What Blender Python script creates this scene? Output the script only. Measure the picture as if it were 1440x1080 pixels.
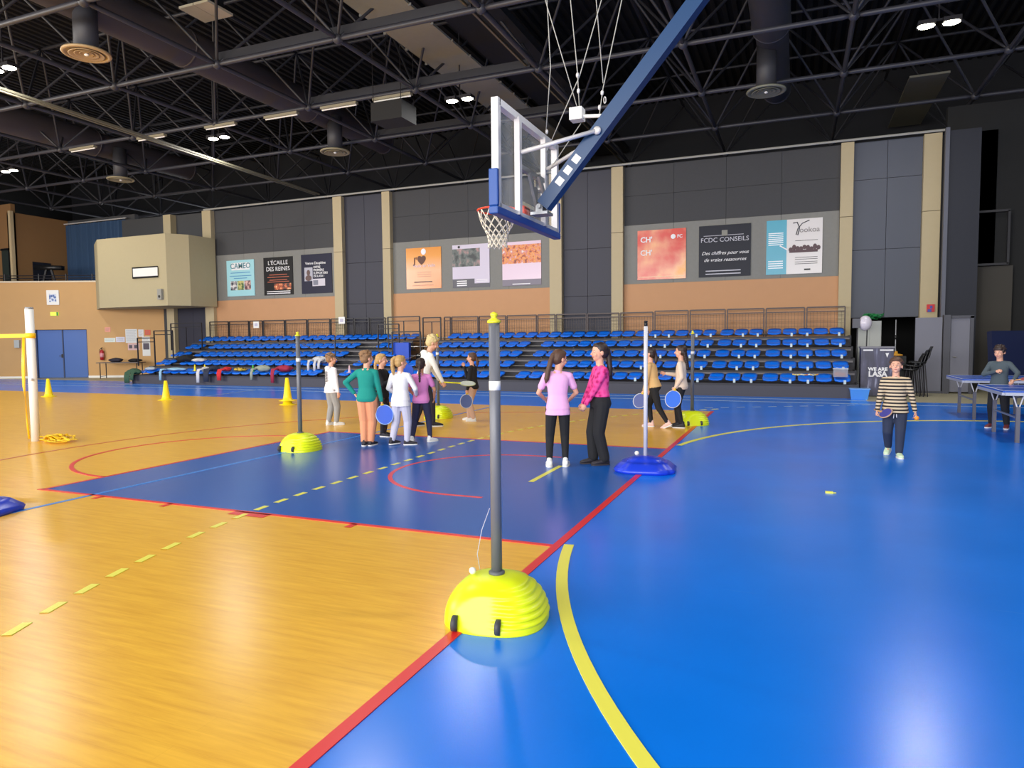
import bpy, bmesh, math, random
import numpy as np
from mathutils import Vector, Matrix
random.seed(7)
PI = math.pi
C = bpy.context.scene.collection
for o in list(bpy.data.objects): bpy.data.objects.remove(o)
SC = bpy.context.scene

# ------------------------------------------------------------------ camera
cam = bpy.data.cameras.new('camera'); cam.sensor_width = 36; cam.lens = 971.2264/1440*36
cam.clip_start = .05; cam.clip_end = 200
co = bpy.data.objects.new('camera', cam); C.objects.link(co); SC.camera = co
PITCH, ROLL, YAW, EYE = .0622, -.0092, .3913, 1.5429
F = Vector((-math.sin(YAW)*math.cos(PITCH), math.cos(YAW)*math.cos(PITCH), -math.sin(PITCH)))
R_ = Vector((math.cos(YAW), math.sin(YAW), 0)); U_ = R_.cross(F)
R2 = math.cos(ROLL)*R_+math.sin(ROLL)*U_; U2 = -math.sin(ROLL)*R_+math.cos(ROLL)*U_
M = Matrix((R2, U2, -F)).transposed().to_4x4(); M.translation = (0, 0, EYE)
co.matrix_world = M

# ------------------------------------------------------------------ world, lights, exposure
W = bpy.data.worlds.new('world'); SC.world = W; W.use_nodes = True
bg = W.node_tree.nodes['Background']; bg.inputs[0].default_value = (.93, .96, 1, 1); bg.inputs[1].default_value = 1.0
SC.view_settings.view_transform = 'Standard'; SC.view_settings.look = 'None'
SC.view_settings.gamma = 1; SC.view_settings.use_curve_mapping = False
SC.view_settings.exposure = 0.42
def area(name, loc, rot, sx, sy, power, col=(1, 1, 1), spread=180):
    l = bpy.data.lights.new(name, 'AREA'); l.shape = 'RECTANGLE'; l.size = sx; l.size_y = sy; l.energy = power; l.color = col
    l.spread = math.radians(spread)
    o = bpy.data.objects.new(name, l); C.objects.link(o); o.location = loc; o.rotation_euler = rot; return o
WINDOW_POWER = 3600; LAMP_POWER = 120
# daylight through the glazed front of the hall, behind the photographer
area('window_daylight', (-9, -9.5, 4.6), (math.radians(84), 0, math.radians(0)), 30, 5, WINDOW_POWER, (1, .98, .95))
area('window_daylight', (-30.5, 1, 5.0), (math.radians(80), 0, math.radians(-60)), 9, 4, 1500, (1, .97, .92))
LAMPS = [(-28.5, 17.9), (-17.8, 17.9), (-8.9, 17.9), (2.75, 17.9), (-18.2, 11.4), (-28.5, 11.4), (-8.0, 11.4), (2.75, 11.4),
         (-18.2, 4.9), (-8.0, 4.9), (2.75, 4.9)]
for x, y in LAMPS:
    area('lamp_light', (x, y, 8.28), (0, 0, 0), .7, .35, LAMP_POWER, (1, .985, .95))

# ------------------------------------------------------------------ materials
def lin(c): return tuple(((v/255)/12.92 if v/255 <= .04045 else ((v/255+.055)/1.055)**2.4) for v in c)
MATS = {}
def mat(name, rgb, rough=.6, metal=0, spec=.5, emit=0, var=0, scale=8, bump=0, alpha=1, coat=0):
    if name in MATS: return MATS[name]
    m = bpy.data.materials.new(name); m.use_nodes = True; nt = m.node_tree; b = nt.nodes['Principled BSDF']
    c = lin(rgb)+(1,)
    b.inputs['Base Color'].default_value = c; b.inputs['Roughness'].default_value = rough
    b.inputs['Metallic'].default_value = metal; b.inputs['Specular IOR Level'].default_value = spec
    b.inputs['Coat Weight'].default_value = coat
    if emit: b.inputs['Emission Color'].default_value = c; b.inputs['Emission Strength'].default_value = emit
    if alpha < 1: b.inputs['Alpha'].default_value = alpha
    if var or bump:
        tc = nt.nodes.new('ShaderNodeTexCoord'); n = nt.nodes.new('ShaderNodeTexNoise'); n.inputs['Scale'].default_value = scale
        n.inputs['Detail'].default_value = 5
        nt.links.new(tc.outputs['Object'], n.inputs['Vector'])
        if var:
            mx = nt.nodes.new('ShaderNodeMix'); mx.data_type = 'RGBA'
            mx.inputs[6].default_value = tuple(max(0, v*(1-var)) for v in c[:3])+(1,)
            mx.inputs[7].default_value = tuple(min(1, v*(1+var)) for v in c[:3])+(1,)
            nt.links.new(n.outputs['Fac'], mx.inputs[0]); nt.links.new(mx.outputs[2], b.inputs['Base Color'])
        if bump:
            bp = nt.nodes.new('ShaderNodeBump'); bp.inputs['Strength'].default_value = bump; bp.inputs['Distance'].default_value = .01
            nt.links.new(n.outputs['Fac'], bp.inputs['Height']); nt.links.new(bp.outputs[0], b.inputs['Normal'])
    MATS[name] = m; return m
def ramp_mat(name, kind, scale, stops, rough=.5, vec=(1, 1, 1), coat=0, detail=4):
    """a procedural pattern: noise, voronoi or wave through a colour ramp"""
    if name in MATS: return MATS[name]
    m = bpy.data.materials.new(name); m.use_nodes = True; nt = m.node_tree; b = nt.nodes['Principled BSDF']
    b.inputs['Roughness'].default_value = rough; b.inputs['Coat Weight'].default_value = coat
    tc = nt.nodes.new('ShaderNodeTexCoord'); mp = nt.nodes.new('ShaderNodeMapping'); mp.inputs['Scale'].default_value = vec
    nt.links.new(tc.outputs['Object'], mp.inputs['Vector'])
    if kind == 'noise':
        n = nt.nodes.new('ShaderNodeTexNoise'); n.inputs['Scale'].default_value = scale; n.inputs['Detail'].default_value = detail; out = n.outputs['Fac']
    elif kind == 'voronoi':
        n = nt.nodes.new('ShaderNodeTexVoronoi'); n.inputs['Scale'].default_value = scale; out = n.outputs['Distance']
    elif kind == 'checker':
        n = nt.nodes.new('ShaderNodeTexChecker'); n.inputs['Scale'].default_value = scale; out = n.outputs['Fac']
    elif kind == 'bands':
        n = nt.nodes.new('ShaderNodeTexWave'); n.bands_direction = 'Z'; n.inputs['Scale'].default_value = scale; out = n.outputs['Fac']
    elif kind == 'gradz':
        n = nt.nodes.new('ShaderNodeSeparateXYZ'); out = n.outputs['Z']
    nt.links.new(mp.outputs[0], n.inputs[0])
    r = nt.nodes.new('ShaderNodeValToRGB'); cr = r.color_ramp
    while len(cr.elements) < len(stops): cr.elements.new(.5)
    for e, (p, c) in zip(cr.elements, stops): e.position = p; e.color = lin(c)+(1,)
    nt.links.new(out, r.inputs[0]); nt.links.new(r.outputs[0], b.inputs['Base Color'])
    MATS[name] = m; return m

# ------------------------------------------------------------------ mesh builder
class MB:
    def __init__(s): s.v = []; s.f = []; s.m = []; s.mi = 0
    def add(s, vs, fs, mi=None):
        k = len(s.v); s.v += [tuple(p) for p in vs]; s.f += [tuple(i+k for i in f) for f in fs]; s.m += [s.mi if mi is None else mi]*len(fs); return s
    def box(s, a, b, mi=None, M=None, bev=0):
        x0, y0, z0 = a; x1, y1, z1 = b
        vs = [(x0, y0, z0), (x1, y0, z0), (x1, y1, z0), (x0, y1, z0), (x0, y0, z1), (x1, y0, z1), (x1, y1, z1), (x0, y1, z1)]
        if M: vs = [M@Vector(p) for p in vs]
        return s.add(vs, [(0, 3, 2, 1), (4, 5, 6, 7), (0, 1, 5, 4), (1, 2, 6, 5), (2, 3, 7, 6), (3, 0, 4, 7)], mi)
    def ring_loft(s, rings, close=True, cap=True, mi=None):
        n = len(rings[0]); vs = [p for r in rings for p in r]; fs = []
        for i in range(len(rings)-1):
            for j in range(n if close else n-1):
                fs.append((i*n+j, i*n+(j+1) % n, (i+1)*n+(j+1) % n, (i+1)*n+j))
        if cap: fs.append(tuple(range(n))[::-1]); fs.append(tuple((len(rings)-1)*n+j for j in range(n)))
        return s.add(vs, fs, mi)
    def tube(s, pts, r, n=8, mi=None, cap=True):
        pts = [Vector(p) for p in pts]; rs = r if isinstance(r, (list, tuple)) else [r]*len(pts)
        rings = []; up = None
        for i, p in enumerate(pts):
            t = (pts[min(i+1, len(pts)-1)]-pts[max(i-1, 0)]).normalized()
            if up is None: up = Vector((0, 0, 1)) if abs(t.z) < .9 else Vector((1, 0, 0))
            a = t.cross(up).normalized(); b = t.cross(a).normalized(); up = -b if True else up
            rings.append([p+rs[i]*(math.cos(2*PI*k/n)*a+math.sin(2*PI*k/n)*b) for k in range(n)])
        return s.ring_loft(rings, cap=cap, mi=mi)
    def beam(s, a, b, w, h, mi=None):
        a = Vector(a); b = Vector(b); t = (b-a).normalized(); up = Vector((0, 0, 1)) if abs(t.z) < .95 else Vector((0, 1, 0))
        x = t.cross(up).normalized(); y = x.cross(t).normalized()
        rings = [[p+x*w/2*i+y*h/2*j for i, j in ((-1, -1), (1, -1), (1, 1), (-1, 1))] for p in (a, b)]
        return s.ring_loft(rings, mi=mi)
    def lathe(s, prof, c=(0, 0, 0), n=24, mi=None, cap=True):
        rings = [[(c[0]+r*math.cos(2*PI*k/n), c[1]+r*math.sin(2*PI*k/n), c[2]+z) for k in range(n)] for r, z in prof]
        return s.ring_loft(rings, cap=cap, mi=mi)
    def ell(s, c, r, n=12, m=8, mi=None, M=None):
        c = Vector(c); rings = []
        for i in range(m+1):
            a = -PI/2+PI*i/m; a = max(min(a, PI/2-.04), -PI/2+.04)
            rr = [Vector((r[0]*math.cos(a)*math.cos(2*PI*k/n), r[1]*math.cos(a)*math.sin(2*PI*k/n), r[2]*math.sin(a))) for k in range(n)]
            rings.append([c+(M@q if M else q) for q in rr])
        return s.ring_loft(rings, mi=mi)
    def cap(s, a, b, ra, rb, n=10, mi=None):
        """tapered capsule"""
        a = Vector(a); b = Vector(b); t = (b-a); L = t.length; t = t/L if L > 1e-6 else Vector((0, 0, 1))
        up = Vector((0, 0, 1)) if abs(t.z) < .9 else Vector((1, 0, 0)); x = t.cross(up).normalized(); y = t.cross(x).normalized()
        rings = []
        for q in (-.97, -.75, -.4, 0): rings.append((a+t*ra*q, ra*math.sqrt(1-q*q)))
        for q in (0, .4, .75, .97): rings.append((b+t*rb*q, rb*math.sqrt(1-q*q)))
        return s.ring_loft([[p+r*(math.cos(2*PI*k/n)*x+math.sin(2*PI*k/n)*y) for k in range(n)] for p, r in rings], mi=mi)
    def rect_loft(s, secs, n=20, mi=None, e=2.0):
        """secs: (centre, xaxis, yaxis, rx, ry) superellipse sections"""
        rings = []
        for c, xa, ya, rx, ry in secs:
            rg = []
            for k in range(n):
                a = 2*PI*k/n; ca, sa = math.cos(a), math.sin(a)
                rg.append(Vector(c)+Vector(xa)*rx*math.copysign(abs(ca)**(2/e), ca)+Vector(ya)*ry*math.copysign(abs(sa)**(2/e), sa))
            rings.append(rg)
        return s.ring_loft(rings, mi=mi)
    def mesh(s, name, mats, smooth=False):
        me = bpy.data.meshes.new(name); me.from_pydata(s.v, [], s.f)
        for m in (mats if isinstance(mats, (list, tuple)) else [mats]): me.materials.append(m)
        me.polygons.foreach_set('material_index', s.m)
        if smooth: me.polygons.foreach_set('use_smooth', [True]*len(s.f))
        me.update(); return me
    def build(s, name, mats, parent=None, smooth=False, loc=None):
        return link(name, s.mesh(name, mats, smooth), parent, loc)
def link(name, me, parent=None, loc=None, rot=None):
    o = bpy.data.objects.new(name, me); C.objects.link(o)
    if parent: o.parent = parent
    if loc is not None: o.location = loc
    if rot is not None: o.rotation_euler = rot
    return o
def tag(o, label, cat, group=None):
    o['label'] = label; o['category'] = cat
    if group: o['group'] = group
    return o
def thing(name, label, cat, loc=(0, 0, 0), rz=0, group=None):
    o = link(name, None, None, loc, (0, 0, rz)); return tag(o, label, cat, group)
def struct(o): o['kind'] = 'structure'; return o
def copy_tree(o, parent=None):
    c = o.copy(); C.objects.link(c); c.parent = parent
    for ch in list(o.children): copy_tree(ch, c)
    return c
def text(parent, body, size, loc, m, rot=(PI/2, 0, 0), align='CENTER', ext=.001, name='lettering', bold=0, sx=1, shear=0):
    cu = bpy.data.curves.new('t', 'FONT'); cu.body = body; cu.size = size; cu.align_x = align; cu.extrude = ext; cu.offset = bold; cu.shear = shear
    cu.resolution_u = 3
    t = bpy.data.objects.new('t', cu); C.objects.link(t)
    dg = bpy.context.evaluated_depsgraph_get(); me = bpy.data.meshes.new_from_object(t.evaluated_get(dg))
    bpy.data.objects.remove(t); bpy.data.curves.remove(cu)
    me.materials.clear(); me.materials.append(m)
    o = link(name, me, parent, loc, rot); o.scale = (sx, 1, 1); return o

# common materials
white = mat('white_paint', (235, 233, 228), .45); black = mat('black_plastic', (22, 22, 25), .4)
black_metal = mat('black_metal', (38, 36, 40), .45, spec=.4); grey_metal = mat('grey_metal', (150, 152, 156), .35, .6)
alu = mat('aluminium_white', (208, 205, 205), .35, .15); steel = mat('steel', (150, 148, 145), .35, .7)

# ================================================================== FLOOR
def floor_blue():
    m = bpy.data.materials.new('blue_sports_floor'); m.use_nodes = True; nt = m.node_tree; b = nt.nodes['Principled BSDF']
    tc = nt.nodes.new('ShaderNodeTexCoord'); n = nt.nodes.new('ShaderNodeTexNoise'); n.inputs['Scale'].default_value = .8; n.inputs['Detail'].default_value = 6
    nt.links.new(tc.outputs['Object'], n.inputs['Vector'])
    r = nt.nodes.new('ShaderNodeValToRGB'); r.color_ramp.elements[0].position = .3; r.color_ramp.elements[1].position = .75
    r.color_ramp.elements[0].color = lin((0, 116, 228))+(1,); r.color_ramp.elements[1].color = lin((0, 124, 242))+(1,)
    nt.links.new(n.outputs['Fac'], r.inputs[0])
    # long thin scuff scratches
    mp = nt.nodes.new('ShaderNodeMapping'); mp.inputs['Scale'].default_value = (.25, 3, 1); mp.inputs['Rotation'].default_value = (0, 0, .25)
    v = nt.nodes.new('ShaderNodeTexNoise'); v.inputs['Scale'].default_value = 4; v.inputs['Detail'].default_value = 8
    nt.links.new(tc.outputs['Object'], mp.inputs['Vector']); nt.links.new(mp.outputs[0], v.inputs['Vector'])
    r2 = nt.nodes.new('ShaderNodeValToRGB'); r2.color_ramp.elements[0].position = .70; r2.color_ramp.elements[1].position = .78
    r2.color_ramp.elements[0].color = (0, 0, 0, 1); r2.color_ramp.elements[1].color = (.3, .3, .3, 1)
    nt.links.new(v.outputs['Fac'], r2.inputs[0])
    mx = nt.nodes.new('ShaderNodeMix'); mx.data_type = 'RGBA'; mx.inputs[7].default_value = lin((90, 150, 220))+(1,)
    nt.links.new(r2.outputs[0], mx.inputs[0]); nt.links.new(r.outputs[0], mx.inputs[6]); nt.links.new(mx.outputs[2], b.inputs['Base Color'])
    rr = nt.nodes.new('ShaderNodeMapRange'); rr.inputs['To Min'].default_value = .2; rr.inputs['To Max'].default_value = .3
    nt.links.new(n.outputs['Fac'], rr.inputs[0]); nt.links.new(rr.outputs[0], b.inputs['Roughness'])
    b.inputs['Specular IOR Level'].default_value = .5
    return m
def floor_wood():
    m = bpy.data.materials.new('wood_look_floor'); m.use_nodes = True; nt = m.node_tree; b = nt.nodes['Principled BSDF']
    tc = nt.nodes.new('ShaderNodeTexCoord'); mp = nt.nodes.new('ShaderNodeMapping'); mp.inputs['Scale'].default_value = (.7, 9, 1)
    nt.links.new(tc.outputs['Object'], mp.inputs['Vector'])
    n = nt.nodes.new('ShaderNodeTexNoise'); n.inputs['Scale'].default_value = 3; n.inputs['Detail'].default_value = 8; n.inputs['Roughness'].default_value = .65
    nt.links.new(mp.outputs[0], n.inputs['Vector'])
    r = nt.nodes.new('ShaderNodeValToRGB'); e = r.color_ramp.elements; e[0].position = .25; e[1].position = .75
    e[0].color = lin((222, 162, 46))+(1,); e[1].color = lin((250, 194, 64))+(1,)
    nt.links.new(n.outputs['Fac'], r.inputs[0])
    br = nt.nodes.new('ShaderNodeTexBrick'); br.inputs['Scale'].default_value = 1; br.inputs['Brick Width'].default_value = 1.6; br.inputs['Row Height'].default_value = .11
    br.inputs['Mortar Size'].default_value = .0015; br.inputs['Color1'].default_value = (1, 1, 1, 1); br.inputs['Color2'].default_value = (.97, .97, .955, 1)
    br.inputs['Mortar'].default_value = (.92, .91, .89, 1); br.offset = .37
    nt.links.new(tc.outputs['Object'], br.inputs['Vector'])
    mx = nt.nodes.new('ShaderNodeMix'); mx.data_type = 'RGBA'; mx.blend_type = 'MULTIPLY'; mx.inputs[0].default_value = 1
    nt.links.new(r.outputs[0], mx.inputs[6]); nt.links.new(br.outputs['Color'], mx.inputs[7]); nt.links.new(mx.outputs[2], b.inputs['Base Color'])
    b.inputs['Roughness'].default_value = .27
    return m
blue_floor = floor_blue(); wood_floor = floor_wood()
tan_floor = mat('tan_concrete_floor', (176, 168, 138), .5, var=.06)
mb = MB(); mb.box((-42, -10, -.2), (16, 34, 0)); fl = struct(mb.build('floor', blue_floor))
mb = MB(); mb.box((-42, -10, 0), (-1.65, 15.25, .0015)); mb.build('wood_look_court', wood_floor, fl)
mb = MB(); mb.box((1.6, 18.75, 0), (14, 34, .0012)); mb.box((-42, 20.6, 0), (-24.6, 33, .0012)); mb.build('concrete_strip', tan_floor, fl)
X0, Y0, YC = -1.65, 4.84, 7.36
key_blue = mat('key_blue_paint', (12, 92, 180), .24, var=.05, scale=1)
mb = MB(); mb.box((X0-5.8, Y0, .0015), (X0, Y0+4.95, .003)); mb.build('painted_key', key_blue, fl)
red = mat('red_line_paint', (222, 44, 44), .35); yel = mat('yellow_line_paint', (238, 232, 88), .35)
lbl = mat('light_blue_line_paint', (48, 138, 226), .35); pale = mat('pale_line_paint', (150, 176, 196), .35)
LZ = .0045
def strip(pts, w, name, m, z=LZ):
    pts = [Vector((p[0], p[1], 0)) for p in pts]; l = []; r = []
    for i, p in enumerate(pts):
        t = (pts[min(i+1, len(pts)-1)]-pts[max(i-1, 0)]).normalized(); n = Vector((-t.y, t.x, 0))*w/2
        l.append(p+n); r.append(p-n)
    mb = MB(); k = len(pts)
    vs = [(p.x, p.y, z) for p in l+r]+[(p.x, p.y, .0005) for p in l+r]
    fs = []
    for i in range(k-1):
        fs += [(i, k+i, k+i+1, i+1), (i, i+1, 2*k+i+1, 2*k+i), (k+i, 3*k+i, 3*k+i+1, k+i+1)]
    mb.add(vs, fs); return mb.build(name, m, fl)
def arc(cx, cy, r, a0, a1, n=40): return [(cx+r*math.cos(a0+(a1-a0)*i/n), cy+r*math.sin(a0+(a1-a0)*i/n)) for i in range(n+1)]
strip([(X0, -4), (X0, 15.25)], .065, 'baseline_stripe', red, .005)
strip([(X0-5.85, Y0), (X0, Y0)], .05, 'key_line', red); strip([(X0-5.85, Y0+4.95), (X0, Y0+4.95)], .05, 'key_line', red)
strip([(X0-5.8, Y0), (X0-5.8, Y0+4.95)], .05, 'free_throw_line', red)
strip(arc(X0-5.8, YC, 1.8, PI/2, 3*PI/2), .05, 'free_throw_circle', red)
strip([(X0-1.2, YC-1.25)]+arc(X0-1.575, YC, 1.25, 3*PI/2, PI/2)+[(X0-1.2, YC+1.25)], .05, 'no_charge_arc', red)
strip(arc(X0-1.575, YC, 6.85, PI*.55, PI*1.25, 60), .04, 'three_point_arc', mat('dull_red_line', (196, 84, 52), .4))
for x, w in ((-6.51, .06), (-5.57, .06), (-3.45, .06), (-4.55, .4)):
    strip([(x, Y0-.12), (x, Y0)], w, 'rebound_mark', red)
strip([p for p in arc(4.33, 9.05, 6.0, PI, PI*.5, 60) if p[0] > -1.585]+[(10, 15.05)], .075, 'goal_area_arc', yel)
strip([p for p in arc(4.33, 6.0, 6.0, PI, PI*1.5, 60) if p[0] > -1.585], .075, 'goal_area_arc', yel)
strip([(-2.67, 6.98), (-2.67, 8.02)], .06, 'seven_metre_mark', yel)
# dashed nine metre line, each dash a piece
path = [p for p in reversed(arc(4.33, 6.0, 9.0, PI, PI*1.28, 120))]+[p for p in arc(4.33, 9.0, 9.0, PI, PI*.62, 160)]
cum = [0]
for a, b in zip(path, path[1:]): cum.append(cum[-1]+math.dist(a, b))
def at(s):
    for i in range(len(cum)-1):
        if cum[i+1] >= s:
            t = (s-cum[i])/(cum[i+1]-cum[i]+1e-9); return (path[i][0]*(1-t)+path[i+1][0]*t, path[i][1]*(1-t)+path[i+1][1]*t)
    return path[-1]
s = .12
while s < cum[-1]-.3:
    a, b = at(s), at(s+.17)
    if a[0] < -1.7: strip([a, b], .055, 'line_dash', yel, .0055)
    s += .305
strip([(-6.72, -3), (-6.62, 15.2)], .05, 'badminton_line', lbl)
strip([(-41, 17.85), (15, 17.98)], .05, 'far_side_line', pale)
strip([(-31, 19.0), (1.6, 18.85)], .04, 'far_side_line', pale)
strip([(-16.1, 15.3), (-16.6, 18.2)], .05, 'far_side_line', pale)
for i in range(26):
    x = -1.9+i*.33; strip([(x, 15.95+.52*(x+1.9)), (x+.17, 15.95+.52*(x+2.07))], .05, 'pale_dash', pale) if x < 1.9 else None

# ================================================================== WALLS
peach = mat('peach_plaster', (194, 146, 106), .8, var=.04, scale=3, bump=.1); cream = mat('cream_plaster', (184, 168, 134), .75, var=.03)
wall_grey = mat('mid_grey_acoustic', (132, 131, 126), .9, var=.07, scale=14, bump=.3)
wall_dark = mat('dark_grey_acoustic', (71, 71, 73), .9, var=.06, scale=14, bump=.3)
panel_dark = mat('dark_blue_grey_panel', (46, 46, 60), .55, var=.04, scale=2); panel_right = mat('slate_panel', (76, 80, 92), .55, var=.04, scale=2)
tanwall = mat('tan_orange_plaster', (200, 158, 106), .8, var=.04, scale=2)
brownwall = mat('brown_plaster', (140, 104, 66), .85, var=.04)
dark_in = mat('near_black_wall', (26, 26, 26), .85, var=.15, scale=3)
YW = 23.7; ZT = 7.42
mb = MB(); mb.box((-27.4, YW+.1, 0), (1.45, YW+.4, ZT)); mb.box((3.35, YW+.1, 0), (5.2, YW+.4, ZT)); mb.box((1.45, YW+.1, 2.15), (3.35, YW+.4, ZT))
wb = struct(mb.build('wall_back', wall_dark))
def panels(x0, x1, z0, z1, nx, nz, m, name, y=YW, th=.12, gap=.012, pro=0, par=None):
    for i in range(nx):
        for j in range(nz):
            a = x0+(x1-x0)*i/nx; b = x0+(x1-x0)*(i+1)/nx; c = z0+(z1-z0)*j/nz; d = z0+(z1-z0)*(j+1)/nz
            q = MB(); q.box((a+gap/2, y-pro, c+gap/2), (b-gap/2, y+th, d-gap/2)); q.build(name, m, par or wb)
for x0, x1 in ((-24.0, -17.48), (-14.8, -8.2), (-5.55, 1.15)):
    panels(x0, x1, 5.45, ZT, 4, 2, wall_dark, 'acoustic_panel', gap=.008)
    panels(x0, x1, 3.45, 5.45, 4, 1, wall_grey, 'grey_panel', gap=.008, pro=.02)
    q = MB(); q.box((x0, YW-.05, 0), (x1, YW+.12, 3.45)); q.build('peach_panel', peach, wb)
for x0, x1 in ((-17.06, -15.15), (-7.75, -5.95)):
    for z0, z1 in ((0, 3.1), (3.1, 4.75), (4.75, ZT)): panels(x0, x1, z0, z1, 2, 1, panel_dark, 'dark_panel', pro=.02)
panels(-26.4, -24.5, 0, 3.3, 2, 1, panel_dark, 'dark_panel', pro=.02)
for z0, z1 in ((2.15, 4.2), (4.2, 6.3), (6.3, ZT)): panels(1.5, 3.33, z0, z1, 2, 1, panel_right, 'slate_panel', pro=.03)
for x0, x1 in ((-17.48, -17.06), (-15.15, -14.8), (-8.2, -7.75), (-5.95, -5.55), (1.15, 1.5), (3.33, 3.78), (-24.5, -24.0), (-26.85, -26.4)):
    for z0, z1 in ((0, 5.2), (5.215, ZT)):
        q = MB(); q.box((x0, YW-.22, z0), (x1, YW+.12, z1)); q.build('pillar', cream, wb)
q = MB(); q.tube([(-24.3, YW-.3, ZT+.02), (-10, YW-.3, ZT+.04), (3.9, YW-.3, ZT+.04)], .035, 6); struct(q.build('trim_1', mat('pale_pipe', (170, 168, 160), .5)))
# storage opening behind the right panels
q = MB(); q.box((1.2, 27.5, 0), (5.5, 27.8, 3)); q.box((1.2, YW+.4, 0), (1.4, 27.5, 3)); q.box((1.2, YW+.4, 2.6), (5.5, 27.5, 2.8)); struct(q.build('wall_storage', dark_in))
q = MB(); q.box((3.95, YW+.1, 0), (16, YW+.4, 3.9)); q.box((3.95, YW+.1, 3.9), (16, YW+.4, 8.2)); wr = struct(q.build('wall_right', dark_in))
q = MB(); q.box((4.72, YW-.06, 0), (5.62, YW+.08, 3.55)); q.build('brown_board', mat('dark_taupe_board', (64, 60, 54), .8), wr)
q = MB(); q.beam((4.75, YW-.1, 3.6), (5.5, YW-.1, 3.6), .06, .06); q.beam((5.48, YW-.1, 3.6), (5.48, YW-.1, 5.1), .06, .06); q.beam((4.75, YW-.1, 5.1), (5.5, YW-.1, 5.1), .06, .06); q.build('rail_frame', black_metal, wr)
q = MB(); q.box((15.8, -10, 0), (16, 34, 8.2)); struct(q.build('wall_side', dark_in))
# tall folded partition at the right end
q = MB(); q.box((3.86, 22.9, 0), (4.62, 23.5, 7.3))
fp = tag(q.build('folding_partition', mat('navy_black_partition', (34, 36, 46), .7, var=.05)), 'tall dark navy folded partition wall right of the slate doors', 'partition')
q = MB(); q.box((3.76, 22.84, 0), (3.86, 23.0, 7.38)); q.build('edge_post', mat('grey_blue_edge', (86, 88, 100), .5), fp)
cabm = mat('grey_door_sheet', (112, 112, 124), .5, var=.03)
d1 = struct(link('door_1', None)); q = MB(); q.box((3.02, 21.95, .06), (3.66, 22.02, 2.08)); q.build('door_leaf', cabm, d1)
q = MB(); q.box((3.02, 21.9, 0), (3.7, 22.06, .06)); q.box((3.68, 21.86, 0), (3.84, 22.1, 2.14)); q.build('door_post', mat('dark_grey_post', (70, 70, 78), .5), d1)
d2 = struct(link('door_2', None)); q = MB(); q.box((3.86, 21.95, .05), (4.3, 22.02, 2.05)); q.build('door_leaf', cabm, d2)
q = MB(); q.box((4.3, 21.9, 0), (4.38, 22.05, 2.1)); q.box((3.86, 21.9, 2.05), (4.38, 22.05, 2.12)); q.build('door_frame', mat('dark_grey_post', (0, 0, 0)), d2)
q = MB(); q.tube([(3.93, 21.93, 1.0), (3.93, 21.88, 1.0), (4.0, 21.88, 1.0)], .012, 6); q.build('door_handle', steel, d2)

# left angled wall with double blue door and gallery above
dirw = Vector((5.6, 2.5, 0)).normalized(); nw = Vector((dirw.y, -dirw.x, 0))
WL0 = Vector((-33.0, 21.4, 0)); angw = math.atan2(dirw.y, dirw.x)
ML = Matrix.Translation(WL0)@Matrix.Rotation(angw, 4, 'Z')       # local: x along wall, -y towards hall
def LB(name, boxes, m, par=None, st=False):
    q = MB()
    for a, b in boxes: q.box(a, b, M=ML)
    o = q.build(name, m, par); return o
wl = struct(LB('wall_left', [((-9, 0, 0), (0, .3, 4.5)), ((2.46, 0, 0), (6.1, .3, 4.5)), ((0, 0, 2.27), (2.46, .3, 4.5))], tanwall))
struct(LB('baseboard_left', [((-9, -.03, 0), (0, 0, .1)), ((2.46, -.03, 0), (6.1, 0, .1))], white))
struct(LB('trim_2', [((-9, -.03, 4.46), (4.5, .3, 4.53))], mat('cream_ledge', (214, 200, 176), .6)))
struct(LB('floor_gallery', [((-9, .3, 4.2), (6.5, 6, 4.5))], dark_in))
d3 = struct(link('door_3', None)); bluedoor = mat('blue_door_paint', (62, 100, 170), .45, var=.03, scale=1)
LB('door_leaf', [((.1, .12, .02), (1.26, .18, 2.25))], bluedoor, d3); LB('door_leaf', [((1.29, .12, .02), (2.4, .18, 2.25))], bluedoor, d3)
LB('door_frame', [((0, .05, 0), (.1, .3, 2.27)), ((2.4, .05, 0), (2.46, .3, 2.27)), ((1.25, .09, 0), (1.3, .13, 2.25))], mat('dark_blue_grey_frame', (48, 60, 92), .5), d3)
LB('door_handle', [((1.1, .06, 1.02), (1.24, .09, 1.05)), ((1.2, .06, .95), (1.26, .12, 1.12))], black, d3)
# gallery walls and curtain
q = MB(); q.box((-35.1, 21.8, 4.5), (-34.8, 24.6, 7.9)); q.box((-42, 21.8, 4.5), (-34.8, 22.0, 8.3)); struct(q.build('wall_gallery', brownwall))
q = MB(); q.box((-34.86, 21.7, 4.5), (-34.7, 21.85, 7.95)); struct(q.build('trim_3', mat('cream_post', (196, 176, 140), .6)))
q = MB(); q.box((-35.5, 21.72, 4.5), (-34.95, 21.8, 6.1)); wn = struct(q.build('window_1', mat('dark_glass', (50, 58, 56), .15)))
q = MB(); q.box((-35.55, 21.7, 6.1), (-34.9, 21.8, 6.2)); q.box((-34.98, 21.7, 4.5), (-34.9, 21.8, 6.2)); q.build('window_frame', black, wn)
q = MB(); q.box((-35.0, 22.7, 4.5), (-34.78, 23.6, 5.65)); struct(q.build('door_4', mat('dark_navy_door', (30, 32, 44), .5)))
q = MB(); q.box((-30.4, 24.2, 4.5), (-26.8, 24.5, 7.55)); q.box((-42, 24.6, 4.5), (-30, 24.8, 7.9)); struct(q.build('wall_upper', wall_dark))
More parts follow.
